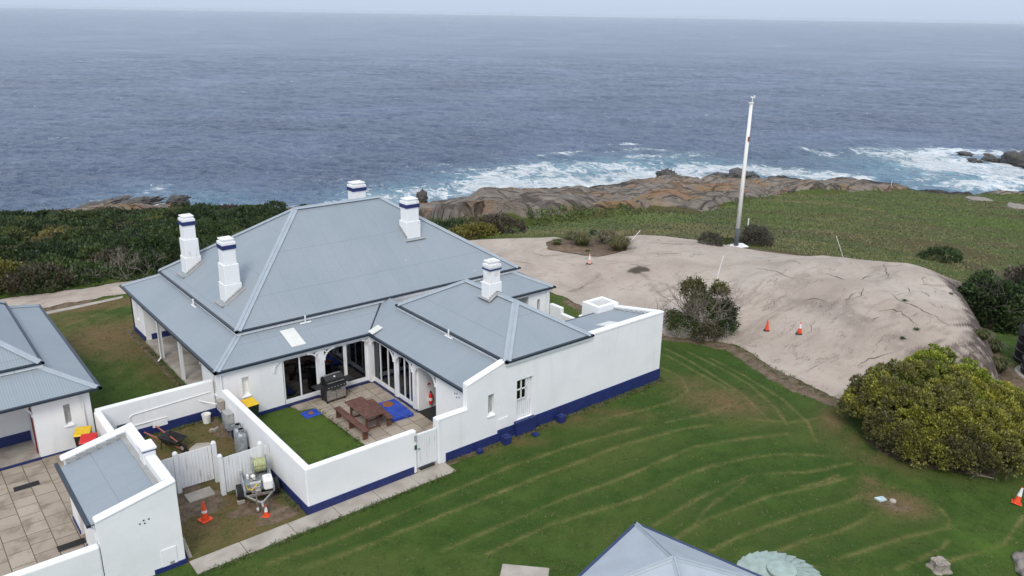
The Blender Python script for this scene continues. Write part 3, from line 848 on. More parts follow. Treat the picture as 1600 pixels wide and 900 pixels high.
    thin = t.ramp(t.math('ADD', t.attr("foam"), t.math('MULTIPLY', t.math('SUBTRACT', lace, 0.62), 2.2)), 0.25, 0.75)
    c = t.mix(t.math('MULTIPLY', thin, 0.45), c, (0.42, 0.56, 0.62))
    c = t.mix(fm, c, t.mix(t.ramp(fn, 0.4, 0.65), (0.64, 0.71, 0.75), (0.84, 0.86, 0.87)))
    rg = t.mix(fm, (0.11, 0.11, 0.11), (0.8, 0.8, 0.8))
    hgt = t.math('MULTIPLY', hgt, t.lin(t.noise(0.0075, 4, 0.6, None, 0.8), 0.32, 0.68, 0.45, 1.45))
    t.done(c, rg, t.bump(hgt, 1.0, 2.0), spec=0.5)
    t.p.inputs["IOR"].default_value = 1.33
    o = grid_mesh("sea", np.stack([x, y, z + SEA], 1), F, "ocean", dict(foam=foam, turq=turq))
    struct(o)
FOAMK = (lambda q: (q[0], q[1]))((lambda a: (np.array([p[0] for p in a]), np.array([p[1] for p in a])))(sorted([(float(np.arctan2(*gz(px, 300, SEA)[::-1])), k) for px, k in ((-100, .3), (60, .2), (180, .5), (240, 1.), (330, 1.), (420, .4), (560, .6), (690, .8), (745, 1.), (850, .8), (950, 1.), (1130, 1.), (1300, .95), (1400, .7), (1460, .35), (1600, .5))])))
build_sea()
# ------------------------------------------------------------------ building helpers
def wall_x(mb, y0, y1, a0, a1, z0, z1, ops=()):      # wall running along X, with openings (a, b, zlo, zhi)
    xs = sorted({a0, a1, *[q for o in ops for q in o[:2]]}); zs = sorted({z0, z1, *[q for o in ops for q in o[2:]]})
    for i in range(len(xs) - 1):
        for j in range(len(zs) - 1):
            cx, cz = (xs[i] + xs[i + 1]) / 2, (zs[j] + zs[j + 1]) / 2
            if any(o[0] < cx < o[1] and o[2] < cz < o[3] for o in ops): continue
            mb.box(xs[i], xs[i + 1], y0, y1, zs[j], zs[j + 1])
def wall_y(mb, x0, x1, a0, a1, z0, z1, ops=()):
    ys = sorted({a0, a1, *[q for o in ops for q in o[:2]]}); zs = sorted({z0, z1, *[q for o in ops for q in o[2:]]})
    for i in range(len(ys) - 1):
        for j in range(len(zs) - 1):
            cy, cz = (ys[i] + ys[i + 1]) / 2, (zs[j] + zs[j + 1]) / 2
            if any(o[0] < cy < o[1] and o[2] < cz < o[3] for o in ops): continue
            mb.box(x0, x1, ys[i], ys[i + 1], zs[j], zs[j + 1])
def arch(mb, corner, du, s, w=0.06, th=0.05):         # curved verandah bracket below a beam, springing from a post
    c = Vector(corner); du = Vector(du); up = Vector((0, 0, 1))
    cen = c + du * s - up * s
    pts = [cen - du * (s * math.cos(a)) + up * (s * math.sin(a)) for a in [math.pi / 2 * k / 6 for k in range(7)]]
    for a, b in zip(pts[:-1], pts[1:]):
        e = (b - a) * 0.06
        mb.bar(a - e, b + e, th, w)
    m = cen + (-du * math.cos(math.pi / 4) + up * math.sin(math.pi / 4)) * s
    mb.bar(c + du * 0.02 - up * 0.02, m, th * 0.8, w * 0.8)
def gutter_run(mb, pts, w=0.11, h=0.10):
    for a, b in zip(pts[:-1], pts[1:]):
        a, b = Vector(a), Vector(b); e = (b - a).normalized() * (w * 0.5)
        mb.bar(a - e, b + e, w, h)
def cap_run(mb, a, b, w=0.34):                        # folded ridge / hip capping
    a, b = Vector(a), Vector(b); d = (b - a).normalized(); r = d.cross(Vector((0, 0, 1))).normalized()
    up = r.cross(d)
    for s in (-1, 1):
        q0, q1 = a + up * 0.045, b + up * 0.045
        o0, o1 = a + r * s * w / 2 - up * 0.012, b + r * s * w / 2 - up * 0.012
        mb.add([q0, q1, o1, o0, q0 - up * .02, q1 - up * .02, o1 - up * .02, o0 - up * .02],
               [(0, 1, 2, 3), (7, 6, 5, 4), (0, 3, 7, 4), (1, 5, 6, 2), (2, 6, 7, 3), (0, 4, 5, 1)])
    mb.tube([a + up * 0.04, b + up * 0.04], 0.035, 6)
def hip_roof(parent, name, x0, x1, y0, y1, ze, zr, xr0, xr1, yr, along='x', yr1=None):
    """eaves rectangle, ridge from (xr0, yr) to (xr1, yr1) at zr"""
    yr1 = yr if yr1 is None else yr1
    A, B, C, D = (x0, y0, ze), (x1, y0, ze), (x1, y1, ze), (x0, y1, ze)
    P, Q = (xr0, yr, zr), (xr1, yr1, zr)
    mb = MB()
    if along == 'x':
        mb.roof([A, B, Q, P], (1, 0, 0)); mb.roof([B, C, Q], (0, 1, 0)); mb.roof([C, D, P, Q], (-1, 0, 0)); mb.roof([D, A, P], (0, -1, 0))
    else:   # ridge along y, P near, Q far
        mb.roof([A, B, P], (1, 0, 0)); mb.roof([B, C, Q, P], (0, 1, 0)); mb.roof([C, D, Q], (-1, 0, 0)); mb.roof([D, A, P, Q], (0, -1, 0))
    r = mb.build(name, "roof", parent)
    cp = MB()
    if along == 'x': ends = ((A, P), (D, P), (B, Q), (C, Q), (P, Q))
    else: ends = ((A, P), (B, P), (C, Q), (D, Q), (P, Q))
    for a, b in ends: cap_run(cp, a, b)
    cp.build("ridge_capping", "roof_cap", r)
    g = MB(); o = 0.07
    z = ze - 0.045
    gutter_run(g, [(x0 - o, y0 - o, z), (x1 + o, y0 - o, z), (x1 + o, y1 + o, z), (x0 - o, y1 + o, z), (x0 - o, y0 - o, z)], 0.10, 0.075)
    g.build("gutter", "gutter", r)
    s = MB(); s.box(x0 - .06, x1 + .06, y0 - .06, y1 + .06, ze - 0.21, ze - 0.098)
    s.build("fascia", "timber", r)
    return r
def chimney(parent, cx, cy, zb, zt, tiers, band=True, steps=None):
    """tiers: list of (height fraction end, sx, sy)"""
    m = MB(); z = zb
    n = len(tiers)
    for i, (zz, sx, sy) in enumerate(tiers):
        m.cbox((cx, cy, (z + zz) / 2), sx, sy, zz - z)
        z = zz
    root = m.build("chimney", "chimney", parent, bevel=0.025)
    sx, sy = tiers[-1][1:]
    if band:
        b = MB(); b.cbox((cx, cy, zt - 0.37), sx + 0.07, sy + 0.07, 0.20 if band is True else band); b.build("painted_band", "blue", root)
    c = MB()
    c.cbox((cx, cy, zt - 0.205), sx + 0.05, sy + 0.05, 0.15)
    c.cbox((cx, cy, zt - 0.09), sx - 0.10, sy - 0.10, 0.10)
    c.cbox((cx, cy, zt - 0.02), sx - 0.02, sy - 0.02, 0.07)
    c.build("chimney_cap", "chimney", root, bevel=0.015)
    return root
def flashing(parent, pts):
    m = MB()
    for a, b in zip(pts[:-1], pts[1:]):
        m.bar(a, b, 0.22, 0.03)
    return m.build("flashing", "lead", parent)
def vent_tee(parent, p, along):
    m = MB(); p = Vector(p); u = Vector(along)
    m.tube([p + Vector((0, 0, .06)), p + Vector((0, 0, .42))], 0.04)
    m.tube([p - u * .27 + Vector((0, 0, .07)), p + u * .27 + Vector((0, 0, .07))], 0.045)
    return m.build("downpipe_spreader", "timber", parent, smooth=False)
def slit_window(parent, x0, x1, y, z0, z1, mat="white_plastic", along='x'):
    m = MB(); s = MB()
    if along == 'x':
        m.box(x0, x1, y + .16, y + .19, z0, z1); s.hexa([(x0 - .05, y - .05, z0 - .06), (x1 + .05, y - .05, z0 - .06), (x1 + .05, y + .16, z0 - .06), (x0 - .05, y + .16, z0 - .06)],
                                                       [(x0 - .05, y - .05, z0 - .015), (x1 + .05, y - .05, z0 - .015), (x1 + .05, y + .16, z0 + .05), (x0 - .05, y + .16, z0 + .05)])
    else:
        m.box(y + .16, y + .19, x0, x1, z0, z1); s.box(y - .05, y + .16, x0 - .05, x1 + .05, z0 - .06, z0 + .01)
    w = m.build("window", mat, parent); s.build("sill", "render", w)
    return w

# ------------------------------------------------------------------ the main cottage
def main_cottage():
    t = thing("cottage", "large white cottage with grey hipped roofs, five chimneys and glazing facing the walled courtyard", "house", (19.5, 34, 0))
    # rendered walls
    w = MB()
    w.box(12.1, 27.2, 33.75, 43.9, 0, 3.42)                                   # the house itself
    wall_x(w, 31.80, 32.05, 10.34, 13.0, 0, 2.5, [(11.15, 11.45, 1.1, 1.98)])   # front room at the left
    wall_y(w, 10.34, 10.6, 32.05, 34.35, 0, 2.5, [(32.75, 33.02, 1.05, 1.98)])
    w.box(10.36, 12.1, 34.35, 34.55, 0, 2.6)
    w.box(12.75, 13.0, 32.05, 33.75, 0, 2.7)
    wall_y(w, 10.34, 10.6, 43.6, 45.65, 0, 2.5, [(44.3, 44.55, 1.0, 1.9)])      # rear room
    w.box(10.36, 12.1, 43.4, 43.6, 0, 2.6); w.box(10.34, 14.5, 45.4, 45.65, 0, 2.5)
    wall_x(w, 31.80, 32.05, 27.3, 28.85, 0, 2.5, [(27.95, 28.15, 1.1, 2.0)])   # front room at the right
    w.box(28.6, 28.85, 32.05, 45.6, 0, 2.5); w.box(27.3, 27.5, 32.05, 33.75, 0, 2.7)
    # wing
    w.box(19.3, 23.7, 23.84, 31.85, 0, 3.42); w.box(19.3, 23.7, 31.85, 33.75, 0, 2.55)
    # long outer wall with a raked gable shoulder
    w.box(15.85, 17.12, 23.54, 23.84, 0, 1.95)
    wall_x(w, 23.54, 23.84, 17.12, 19.02, 0, 1.36, ())
    w.box(17.12, 18.17, 23.54, 23.84, 1.36, 2.3); w.box(18.48, 19.02, 23.54, 23.84, 1.36, 2.3)
    w.xzprism([(17.12, 2.3), (19.02, 2.3), (19.02, 3.52), (17.12, 2.98)], 23.54, 23.84)
    wall_x(w, 23.54, 23.84, 19.02, 23.84, 0, 3.40, [(19.68, 20.54, .66, 2.52)])
    w.box(23.84, 28.77, 23.54, 23.84, 0, 3.50)
    # lean-to at the right end
    w.yzprism([(23.84, 0), (26.5, 0), (26.5, 2.95), (23.84, 3.46)], 28.47, 28.77)
    w.box(24.0, 28.47, 26.5, 26.7, 0, 2.6)
    w.box(27.35, 28.77, 26.5, 26.72, 0, 3.2); w.box(27.35, 28.77, 27.45, 27.67, 0, 3.2)
    w.box(27.35, 27.57, 26.72, 27.45, 0, 3.2); w.box(28.55, 28.77, 26.72, 27.45, 0, 3.2)
    # entrance panel of the wing verandah
    w.box(17.46, 17.62, 23.84, 26.3, 0, 2.55)
    w.box(17.55, 18.55, 27.80, 27.95, 0.0, 2.6)
    walls = w.build("wall", "render", t)
    cpm = MB()                                                                # rounded wall tops
    cpm.box(15.72, 17.16, 23.52, 23.86, 1.93, 2.0)
    cpm.hexa([(17.12, 23.52, 2.96), (19.06, 23.52, 3.50), (19.06, 23.86, 3.50), (17.12, 23.86, 2.96)], [(17.12, 23.52, 3.06), (19.06, 23.52, 3.61), (19.06, 23.86, 3.61), (17.12, 23.86, 3.06)])
    cpm.box(23.98, 28.79, 23.52, 23.86, 3.48, 3.60)
    cpm.hexa([(28.45, 23.86, 3.46), (28.79, 23.86, 3.46), (28.79, 26.5, 2.95), (28.45, 26.5, 2.95)], [(28.45, 23.86, 3.58), (28.79, 23.86, 3.58), (28.79, 26.5, 3.06), (28.45, 26.5, 3.06)])
    cpm.each("coping", "render", walls, bevel=0.035)
    e = MB(); e.box(15.70, 15.85, 23.54, 23.9, 0, 1.95); e.build("gate_pier", "render", walls, bevel=.02)
    # plinths
    p = MB()
    p.box(16.05, 18.66, 23.50, 23.54, 0, .40); p.box(18.66, 19.55, 23.50, 23.54, 0, .54); p.box(20.62, 28.81, 23.50, 23.54, 0, .60)
    p.box(19.55, 20.62, 23.36, 23.54, 0, .66)
    p.box(28.77, 28.81, 23.54, 26.7, 0, .6)
    p.box(10.30, 13.04, 31.76, 31.80, 0, .16); p.box(13.04, 17.45, 31.74, 31.78, 0, .13); p.box(17.42, 17.46, 27.7, 31.72, 0, .12)
    p.box(10.30, 10.34, 32.0, 34.5, 0, .3); p.box(10.30, 10.34, 43.45, 45.6, 0, .3)
    p.box(12.06, 12.1, 34.55, 43.4, .1, .42); p.box(10.62, 12.06, 43.36, 43.4, .1, .42)
    p.each("plinth", "blue", walls)
    # roofs
    main = hip_roof(t, "roof", 11.7, 27.75, 33.3, 44.36, 3.55, 7.28, 17.26, 22.22, 38.83)
    k = 0.45
    X0, X1, Y0, Y1, ZE = 10.09, 29.0, 31.72, 45.87, 2.6
    def in_(d): return (X0 + d, X1 - d, Y0 + d, Y1 - d, ZE + k * d)
    d = 2.02
    a0, a1, b0, b1, zi = in_(d)
    XV = 17.36
    v = MB()
    v.roof([(X0, Y0, ZE), (XV, Y0, ZE), (XV + d, Y0 + d, zi), (a0, b0, zi)], (1, 0, 0))
    v.roof([(23.9, Y0, ZE), (X1, Y0, ZE), (a1, b0, zi), (23.9 - d, b0, zi)], (1, 0, 0))
    v.roof([(X1, Y0, ZE), (X1, Y1, ZE), (a1, b1, zi), (a1, b0, zi)], (0, 1, 0))
    v.roof([(X1, Y1, ZE), (X0, Y1, ZE), (a0, b1, zi), (a1, b1, zi)], (-1, 0, 0))
    v.roof([(X0, Y1, ZE), (X0, Y0, ZE), (a0, b0, zi), (a0, b1, zi)], (0, -1, 0))
    # the wing's own verandah, meeting the front one in a valley
    v.roof([(XV, 23.86, ZE), (XV + d, 23.86, zi), (XV + d, Y0 + d, zi), (XV, Y0, ZE)], (0, -1, 0))
    vr = v.build("veranda_roof", "roof", t)
    c = MB()
    for a, b in (((X0, Y0, ZE), (a0, b0, zi)), ((X0, Y1, ZE), (a0, b1, zi)), ((X1, Y0, ZE), (a1, b0, zi)), ((X1, Y1, ZE), (a1, b1, zi))): cap_run(c, a, b, .3)
    c.each("hip_capping", "roof_cap", vr)
    vl = MB(); vl.bar((XV, Y0, ZE + .006), (XV + d, Y0 + d, zi + .006), .10, .014); vl.build("valley_gutter", "gutter", vr)
    g = MB(); z = ZE - .045; o = .07
    gutter_run(g, [(XV - o, Y0 - o, z), (X0 - o, Y0 - o, z), (X0 - o, Y1 + o, z), (X1 + o, Y1 + o, z), (X1 + o, Y0 - o, z), (24.0, Y0 - o, z)], .12, .09)
    gutter_run(g, [(XV - o, Y0 - o - .12, z), (XV - o, 23.84, z)], .12, .09)
    g.each("gutter", "gutter", vr)
    f = MB()
    for q in ([(X0 + .06, Y0 + .04, z - .10), (XV - .02, Y0 + .04, z - .10)], [(XV + .06, Y0 - .1, z - .10), (XV + .06, 26.3, z - .10)], [(X0 + .06, Y0 + .04, z - .10), (X0 + .06, Y1 - .06, z - .10)], [(24.0, Y0 + .05, z - .10), (X1 - .05, Y0 + .05, z - .10)], [(X1 - .05, Y0 + .05, z - .10), (X1 - .05, Y1 - .05, z - .10)]):
        f.bar(q[0], q[1], .09, .19)
    f.each("veranda_beam", "timber", vr)
    sk = MB(); zz = lambda y: ZE + k * (y - Y0) + .022
    sk.roof([(13.59, 31.99, zz(31.99)), (14.28, 31.99, zz(31.99)), (14.19, 33.02, zz(33.02)), (13.51, 33.02, zz(33.02))], (1, 0, 0))
    sk.add([(13.59, 31.985, zz(31.99) - .02), (14.28, 31.985, zz(31.99) - .02), (14.28, 31.985, zz(31.99)), (13.59, 31.985, zz(31.99))], [(0, 1, 2, 3)])
    sk.build("skylight_sheet", "skylight", vr)
    fp = MB(); fp.hexa([(17.30, 31.30, 2.66), (17.85, 31.30, 2.86), (17.85, 31.75, 2.86), (17.30, 31.75, 2.66)], [(17.30, 31.30, 2.69), (17.85, 31.30, 2.89), (17.85, 31.75, 2.89), (17.30, 31.75, 2.69)])
    fp.build("valley_flashing", "skylight", vr)
    for p_, u in (((11.50, 38.43, 3.20), (0, 1, 0)), ((14.83, 33.12, 3.20), (1, 0, 0)), ((25.23, 33.1, 3.20), (1, 0, 0))): vent_tee(vr, p_, u)
    # wing roof
    wing = hip_roof(t, "wing_roof", 19.1, 23.84, 23.5, 31.9, 3.6, 5.0, 21.47, 21.47, 25.87, 'y', 29.53)
    up = MB(); up.box(19.24, 19.3, 23.9, 31.5, 3.4, 3.58); up.build("clerestory_strip", "lead", wing)
    vent_tee(wing, (18.98, 27.49, 3.30), (0, 1, 0))
    # lean-to roof
    lr = MB(); lr.roof([(28.47, 23.84, 3.36), (28.47, 26.72, 2.86), (23.9, 26.72, 2.86), (23.9, 23.84, 3.36)], (-1, 0, 0))
    lr.add([(23.9, 23.84, 3.2), (28.47, 23.84, 3.2), (28.47, 26.72, 2.7), (23.9, 26.72, 2.7)], [(0, 1, 2, 3)])
    l = lr.build("lean_to_roof", "roof", t)
    g = MB(); g.bar((23.9, 26.78, 2.80), (27.35, 26.78, 2.80), .12, .1); g.build("gutter", "gutter", l)
    q = MB(); sz = lambda y: 3.36 - .1736 * (y - 23.84) + .018
    q.add([(25.55, 24.95, sz(24.95)), (25.75, 24.35, sz(24.35)), (26.55, 24.35, sz(24.35)), (26.5, 24.95, sz(24.95))], [(0, 1, 2, 3)]); q.build("skylight_sheet", "skylight", l)
    st = MB()
    for i in range(7):
        y = 24.0 + i * .36; st.box(28.43, 28.47, y, y + .36, sz(y), 3.52 - .19 * (y + .36 - 23.84) - .05)
    st.build("stepped_flashing", "lead", l)
    # chimneys
    def ch(cx, cy, zb, zt, tiers, band, fl):
        r = chimney(t, cx, cy, zb, zt, tiers, band)
        if fl: flashing(r, fl)
        return r
    ml = lambda x: 3.55 + .671 * (x - 11.7); mf = lambda y: 3.55 + .6745 * (y - 33.3)
    for cy in (36.42, 41.9):
        cx = 12.68
        r = ch(cx, cy, 3.6, 6.95, [(4.82, .82, .82), (5.75, .73, .75), (6.95 - .25, .60, .63)], True, None)
        s = MB()
        for i in range(8):
            x = cx - .46 + i * .115
            s.box(x, x + .115, cy - .455, cy - .435, ml(x) - .02, ml(x + .115) + .10)
        s.bar((cx - .56, cy - .5, ml(cx - .56) + .02), (cx - .56, cy + .5, ml(cx - .56) + .02), .26, .02)
        s.bar((cx - .5, cy - .53, ml(cx - .5) + .02), (cx + .5, cy - .53, ml(cx + .5) + .02), .16, .02)
        s.build("stepped_flashing", "lead", r)
    cx, cy = 22.72, 36.48
    r = ch(cx, cy, 4.9, 7.55, [(6.35, .88, .76), (7.3, .76, .65)], True, None)
    s = MB()
    for i in range(7):
        y = cy - .41 + i * .117
        for xx in (cx - .47, cx + .45): s.box(xx, xx + .02, y, y + .117, mf(y) - .02, mf(y + .117) + .10)
    s.bar((cx - .6, cy - .5, mf(cy - .5) + .02), (cx + .6, cy - .5, mf(cy - .5) + .02), .24, .02)
    s.build("stepped_flashing", "lead", r)
    ch(22.3, 41.5, 5.0, 7.65, [(6.5, .90, .78), (7.4, .80, .70)], True, None)
    cx, cy = 21.38, 27.5
    r = ch(cx, cy, 4.5, 6.5, [(5.50, .72, .60), (6.25, .60, .50)], .07, None)
    s = MB()
    s.bar((cx - .5, cy - .40, 4.74), (cx + .0, cy - .40, 5.05), .2, .02)
    s.bar((cx - .44, cy - .4, 4.79), (cx - .44, cy + .4, 4.79), .2, .02)
    for i in range(6):
        x = cx - .36 + i * .12; zt_ = 5.0 - abs(x + .06 - 21.47) * .59
        s.box(x, x + .12, cy - .325, cy - .30, zt_ - .08, zt_ + .14)
    s.build("stepped_flashing", "lead", r)
    # door and window of the outer wall
    dd = MB(); dd.box(19.70, 20.52, 23.68, 23.73, .68, 2.52)
    for i in range(7): dd.box(19.72 + i * .115, 19.72 + i * .115 + .100, 23.665, 23.685, .70, 1.50)
    door = dd.build("door", "timber", t)
    fr = MB()
    for x in (19.68, 19.94, 20.20): fr.box(x, x + .05, 23.60, 23.66, 1.58, 2.50)
    for z in (1.56, 2.02, 2.46): fr.box(19.68, 20.25, 23.60, 23.66, z, z + .05)
    fr.build("window_frame", "timber", door)
    gl = MB(); gl.box(19.70, 20.22, 23.635, 23.645, 1.58, 2.49); gl.build("pane", "glass", door)
    bk = MB(); bk.box(19.70, 20.22, 23.661, 23.664, 1.58, 2.49); bk.build("pane_shade_sheet", "inside_shade", door)  # dark sheet painting the unlit room behind the pane
    slit_window(t, 18.17, 18.48, 23.54, 1.36, 2.3, "grey_box")
    slit_window(t, 11.15, 11.45, 31.80, 1.1, 1.98); slit_window(t, 27.95, 28.15, 31.80, 1.1, 2.0, "inside_shade")
    slit_window(t, 32.75, 33.02, 10.34, 1.05, 1.98, "white_plastic", 'y'); slit_window(t, 44.3, 44.55, 10.34, 1.0, 1.9, "grey_box", 'y')
    # a render patch over an old opening
    h = MB(); h.box(18.68, 19.2, 23.515, 23.54, .56, 1.05); h.build("patched_opening", "render", walls, bevel=.01)
    # glazed front verandah
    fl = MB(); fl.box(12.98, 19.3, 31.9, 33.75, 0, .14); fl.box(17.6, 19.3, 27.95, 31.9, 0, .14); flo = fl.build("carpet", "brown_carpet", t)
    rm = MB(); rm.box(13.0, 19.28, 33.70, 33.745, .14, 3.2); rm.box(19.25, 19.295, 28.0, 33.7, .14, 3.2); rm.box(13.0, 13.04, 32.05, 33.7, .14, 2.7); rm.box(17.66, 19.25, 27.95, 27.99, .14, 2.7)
    rm.each("room_shade_panel", "inside_shade", t)  # dark panels over the white walls, painting the dimness of the room
    su = MB(); su.box(13.70, 17.1, 33.55, 33.60, 1.0, 1.12); su.box(19.1, 19.15, 28.2, 33.5, 1.0, 1.12); su.each("inner_rail", "timber", t)
    def glaze(along, c, a, b, z0, z1, mull):
        """one glazed bay: a frame with its mullions, and the panes behind"""
        m = MB(); gm = MB()
        if along == 'x':
            gm.box(a, b, c + .03, c + .04, z0, z1); m.box(a, b, c, c + .09, z0 - .20, z0); m.box(a, b, c, c + .09, z1, z1 + .1)
        else:
            gm.box(c + .03, c + .04, a, b, z0, z1); m.box(c, c + .09, a, b, z0 - .20, z0); m.box(c, c + .09, a, b, z1, z1 + .1)
        for q, w_ in mull:
            if along == 'x': m.box(q - w_ / 2, q + w_ / 2, c - .005, c + .085, z0, z1)
            else: m.box(c - .005, c + .085, q - w_ / 2, q + w_ / 2, z0, z1)
        fr = m.build("glazed_bay", "timber", t); gm.build("pane", "glass", fr)
    glaze('x', 31.84, 13.04, 14.66, .33, 2.25, [(13.06, .05), (13.83, .06), (14.64, .05)])
    glaze('x', 31.84, 15.0, 17.30, .33, 2.25, [(15.02, .06), (16.10, .16), (17.22, .16)])
    glaze('y', 17.48, 28.12, 29.44, .33, 2.25, [(28.15, .10), (28.42, .05), (28.86, .06), (29.40, .05)])
    glaze('y', 17.48, 29.66, 31.8, .33, 2.25, [(29.70, .05), (30.30, .06), (31.0, .06), (31.70, .14)])
    po = MB()
    for x in (14.83,): po.box(x - .16, x + .16, 31.72, 31.95, .13, 2.5)
    po.box(17.28, 17.62, 31.62, 31.95, .1, 2.55); po.box(17.42, 17.60, 29.44, 29.66, .1, 2.5); po.box(17.42, 17.60, 27.88, 28.10, .1, 2.5)
    po.each("veranda_post", "timber", t)
    br = MB(); zt = 2.34
    arch(br, (14.67, 31.70, zt), (-1, 0, 0), .5); arch(br, (14.99, 31.70, zt), (1, 0, 0), .5); arch(br, (17.28, 31.66, zt), (-1, 0, 0), .35)
    arch(br, (12.6, 31.77, zt), (1, 0, 0), .5)
    arch(br, (17.40, 29.44, zt), (0, -1, 0), .5); arch(br, (17.40, 29.66, zt), (0, 1, 0), .5); arch(br, (17.40, 31.62, zt), (0, -1, 0), .35)
    arch(br, (17.40, 28.10, zt), (0, 1, 0), .45); arch(br, (17.42, 27.86, zt), (0, -1, 0), .45); arch(br, (17.44, 26.32, zt), (0, 1, 0), .5)
    br.each("arched_bracket", "timber", t)
    # recessed entrance
    em = MB(); em.box(17.5, 19.3, 26.3, 27.80, 0, .045); em.build("entrance_mat", "black_mat", t)
    ed = MB(); ed.box(19.22, 19.295, 26.5, 27.6, .05, 2.3); ed.build("entrance_door", "brown_door", t)
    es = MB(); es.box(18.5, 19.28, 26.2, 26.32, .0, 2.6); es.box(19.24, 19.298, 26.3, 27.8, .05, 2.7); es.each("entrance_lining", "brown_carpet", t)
    vh = MB()
    for a, z in ((24.85, 2.05), (24.70, 2.10), (24.72, 1.92), (24.55, 1.98)): vh.box(17.452, 17.47, a, a + .06, z, z + .06)
    vh.each("vent_hole", "inside_shade", t)  # dark blocks painting the shade inside the holes
    # open side verandah
    vf = MB(); vf.box(10.28, 12.1, 34.55, 43.4, 0, .10); vf.build("veranda_floor", "concrete", t)
    for y in (37.35, 40.55):
        po = MB(); po.box(10.25, 10.39, y - .07, y + .07, .1, 2.46)
        p_ = po.build("veranda_post", "timber", t)
        b = MB(); arch(b, (10.32, y - .06, 2.40), (0, -1, 0), .55); arch(b, (10.32, y + .06, 2.40), (0, 1, 0), .55); b.each("arched_bracket", "timber", p_)
    b = MB(); arch(b, (10.32, 34.55, 2.40), (0, 1, 0), .5); arch(b, (10.32, 43.4, 2.40), (0, -1, 0), .5); b.each("arched_bracket", "timber", t)
    bk = MB(); bk.box(12.06, 12.098, 37.9, 38.8, .12, 2.2); bk.build("side_door", "timber", t)
    # downpipes
    dp = MB(); dp.tube([(10.2, 31.72, 2.5), (10.24, 31.74, 2.3), (10.24, 31.74, .1)], .035); dp.build("downpipe", "timber", t)
    dp = MB(); dp.tube([(10.16, 40.3, 2.5), (10.2, 40.42, 2.3), (10.2, 40.42, .2), (10.0, 40.3, .06)], .04); dp.build("downpipe", "timber", t)
    dp = MB(); dp.tube([(28.6, 31.72, 2.5), (28.6, 31.74, .1)], .035); dp.build("downpipe", "timber", t)
    dp = MB(); dp.tube([(17.40, 24.0, 2.5), (17.40, 24.0, .1)], .03); dp.build("downpipe", "timber", t)
    return t
main_cottage()

# ------------------------------------------------------------------ the neighbouring cottage at the left
def left_cottage():
    t = thing("cottage", "smaller showing white cottage whose arched verandah and red side door face the paved yard", "house", (0, 38, 0))
    X0, X1, Y0, Y1, ZE, k, d = -14.0, 5.84, 33.15, 45.0, 2.6, .45, 2.02
    hip_roof(t, "roof", X0 + 1.6, 4.24, 34.75, 43.4, 3.55, 6.45, -8.1, -.06, 39.07)
    v = MB(); zi = ZE + k * d
    v.roof([(X0, Y0, ZE), (X1, Y0, ZE), (X1 - d, Y0 + d, zi), (X0 + d, Y0 + d, zi)], (1, 0, 0))
    v.roof([(X1, Y0, ZE), (X1, Y1, ZE), (X1 - d, Y1 - d, zi), (X1 - d, Y0 + d, zi)], (0, 1, 0))
    v.roof([(X1, Y1, ZE), (X0, Y1, ZE), (X0 + d, Y1 - d, zi), (X1 - d, Y1 - d, zi)], (-1, 0, 0))
    v.roof([(X0, Y1, ZE), (X0, Y0, ZE), (X0 + d, Y0 + d, zi), (X0 + d, Y1 - d, zi)], (0, -1, 0))
    vr = v.build("veranda_roof", "roof", t)
    c = MB(); cap_run(c, (X1, Y0, ZE), (X1 - d, Y0 + d, zi), .3); cap_run(c, (X1, Y1, ZE), (X1 - d, Y1 - d, zi), .3); c.each("hip_capping", "roof_cap", vr)
    g = MB(); z = ZE - .045; o = .07
    gutter_run(g, [(X0, Y0 - o, z), (X1 + o, Y0 - o, z), (X1 + o, Y1 + o, z), (X0, Y1 + o, z)], .12, .09); g.build("gutter", "gutter", vr)
    f = MB(); f.bar((X0, Y0 + .3, z - .1), (3.55, Y0 + .3, z - .1), .09, .19); f.each("veranda_beam", "timber", vr)
    w = MB()
    w.box(X0 + 2, 3.85, 35.2, 43.0, 0, 3.42)
    wall_x(w, 33.45, 33.7, 3.5, 5.55, 0, 2.58, [(4.56, 4.80, 1.15, 2.05)])
    w.box(5.30, 5.55, 33.7, 44.7, 0, 2.58); w.box(3.5, 3.7, 33.7, 35.2, 0, 2.58)
    walls = w.build("wall", "render", t)
    p = MB(); p.box(3.48, 5.57, 33.42, 33.45, 0, .10); p.box(X0, 3.5, 33.36, 33.40, 0, .14); p.box(X0 + 2, 3.48, 35.16, 35.2, .12, .55); p.each("plinth", "blue", walls)
    slit_window(t, 4.56, 4.80, 33.45, 1.15, 2.05, "grey_box")
    vf = MB(); vf.box(X0, 3.5, 33.40, 35.2, 0, .12); vf.build("veranda_floor", "concrete", t)
    br = MB(); arch(br, (3.48, 33.5, 2.40), (-1, 0, 0), .55); arch(br, (.2, 33.5, 2.40), (1, 0, 0), .55); br.each("arched_bracket", "timber", t)
    po = MB(); po.box(.06, .2, 33.43, 33.57, .12, 2.42); po.build("veranda_post", "timber", t)
    rd = MB(); rd.box(3.455, 3.498, 33.75, 34.0, .12, 2.15); rd.build("side_door", "door_red", t)
    dp = MB(); dp.tube([(5.25, 33.4, 2.5), (5.25, 33.41, .1)], .035); dp.build("downpipe", "timber", t)
left_cottage()

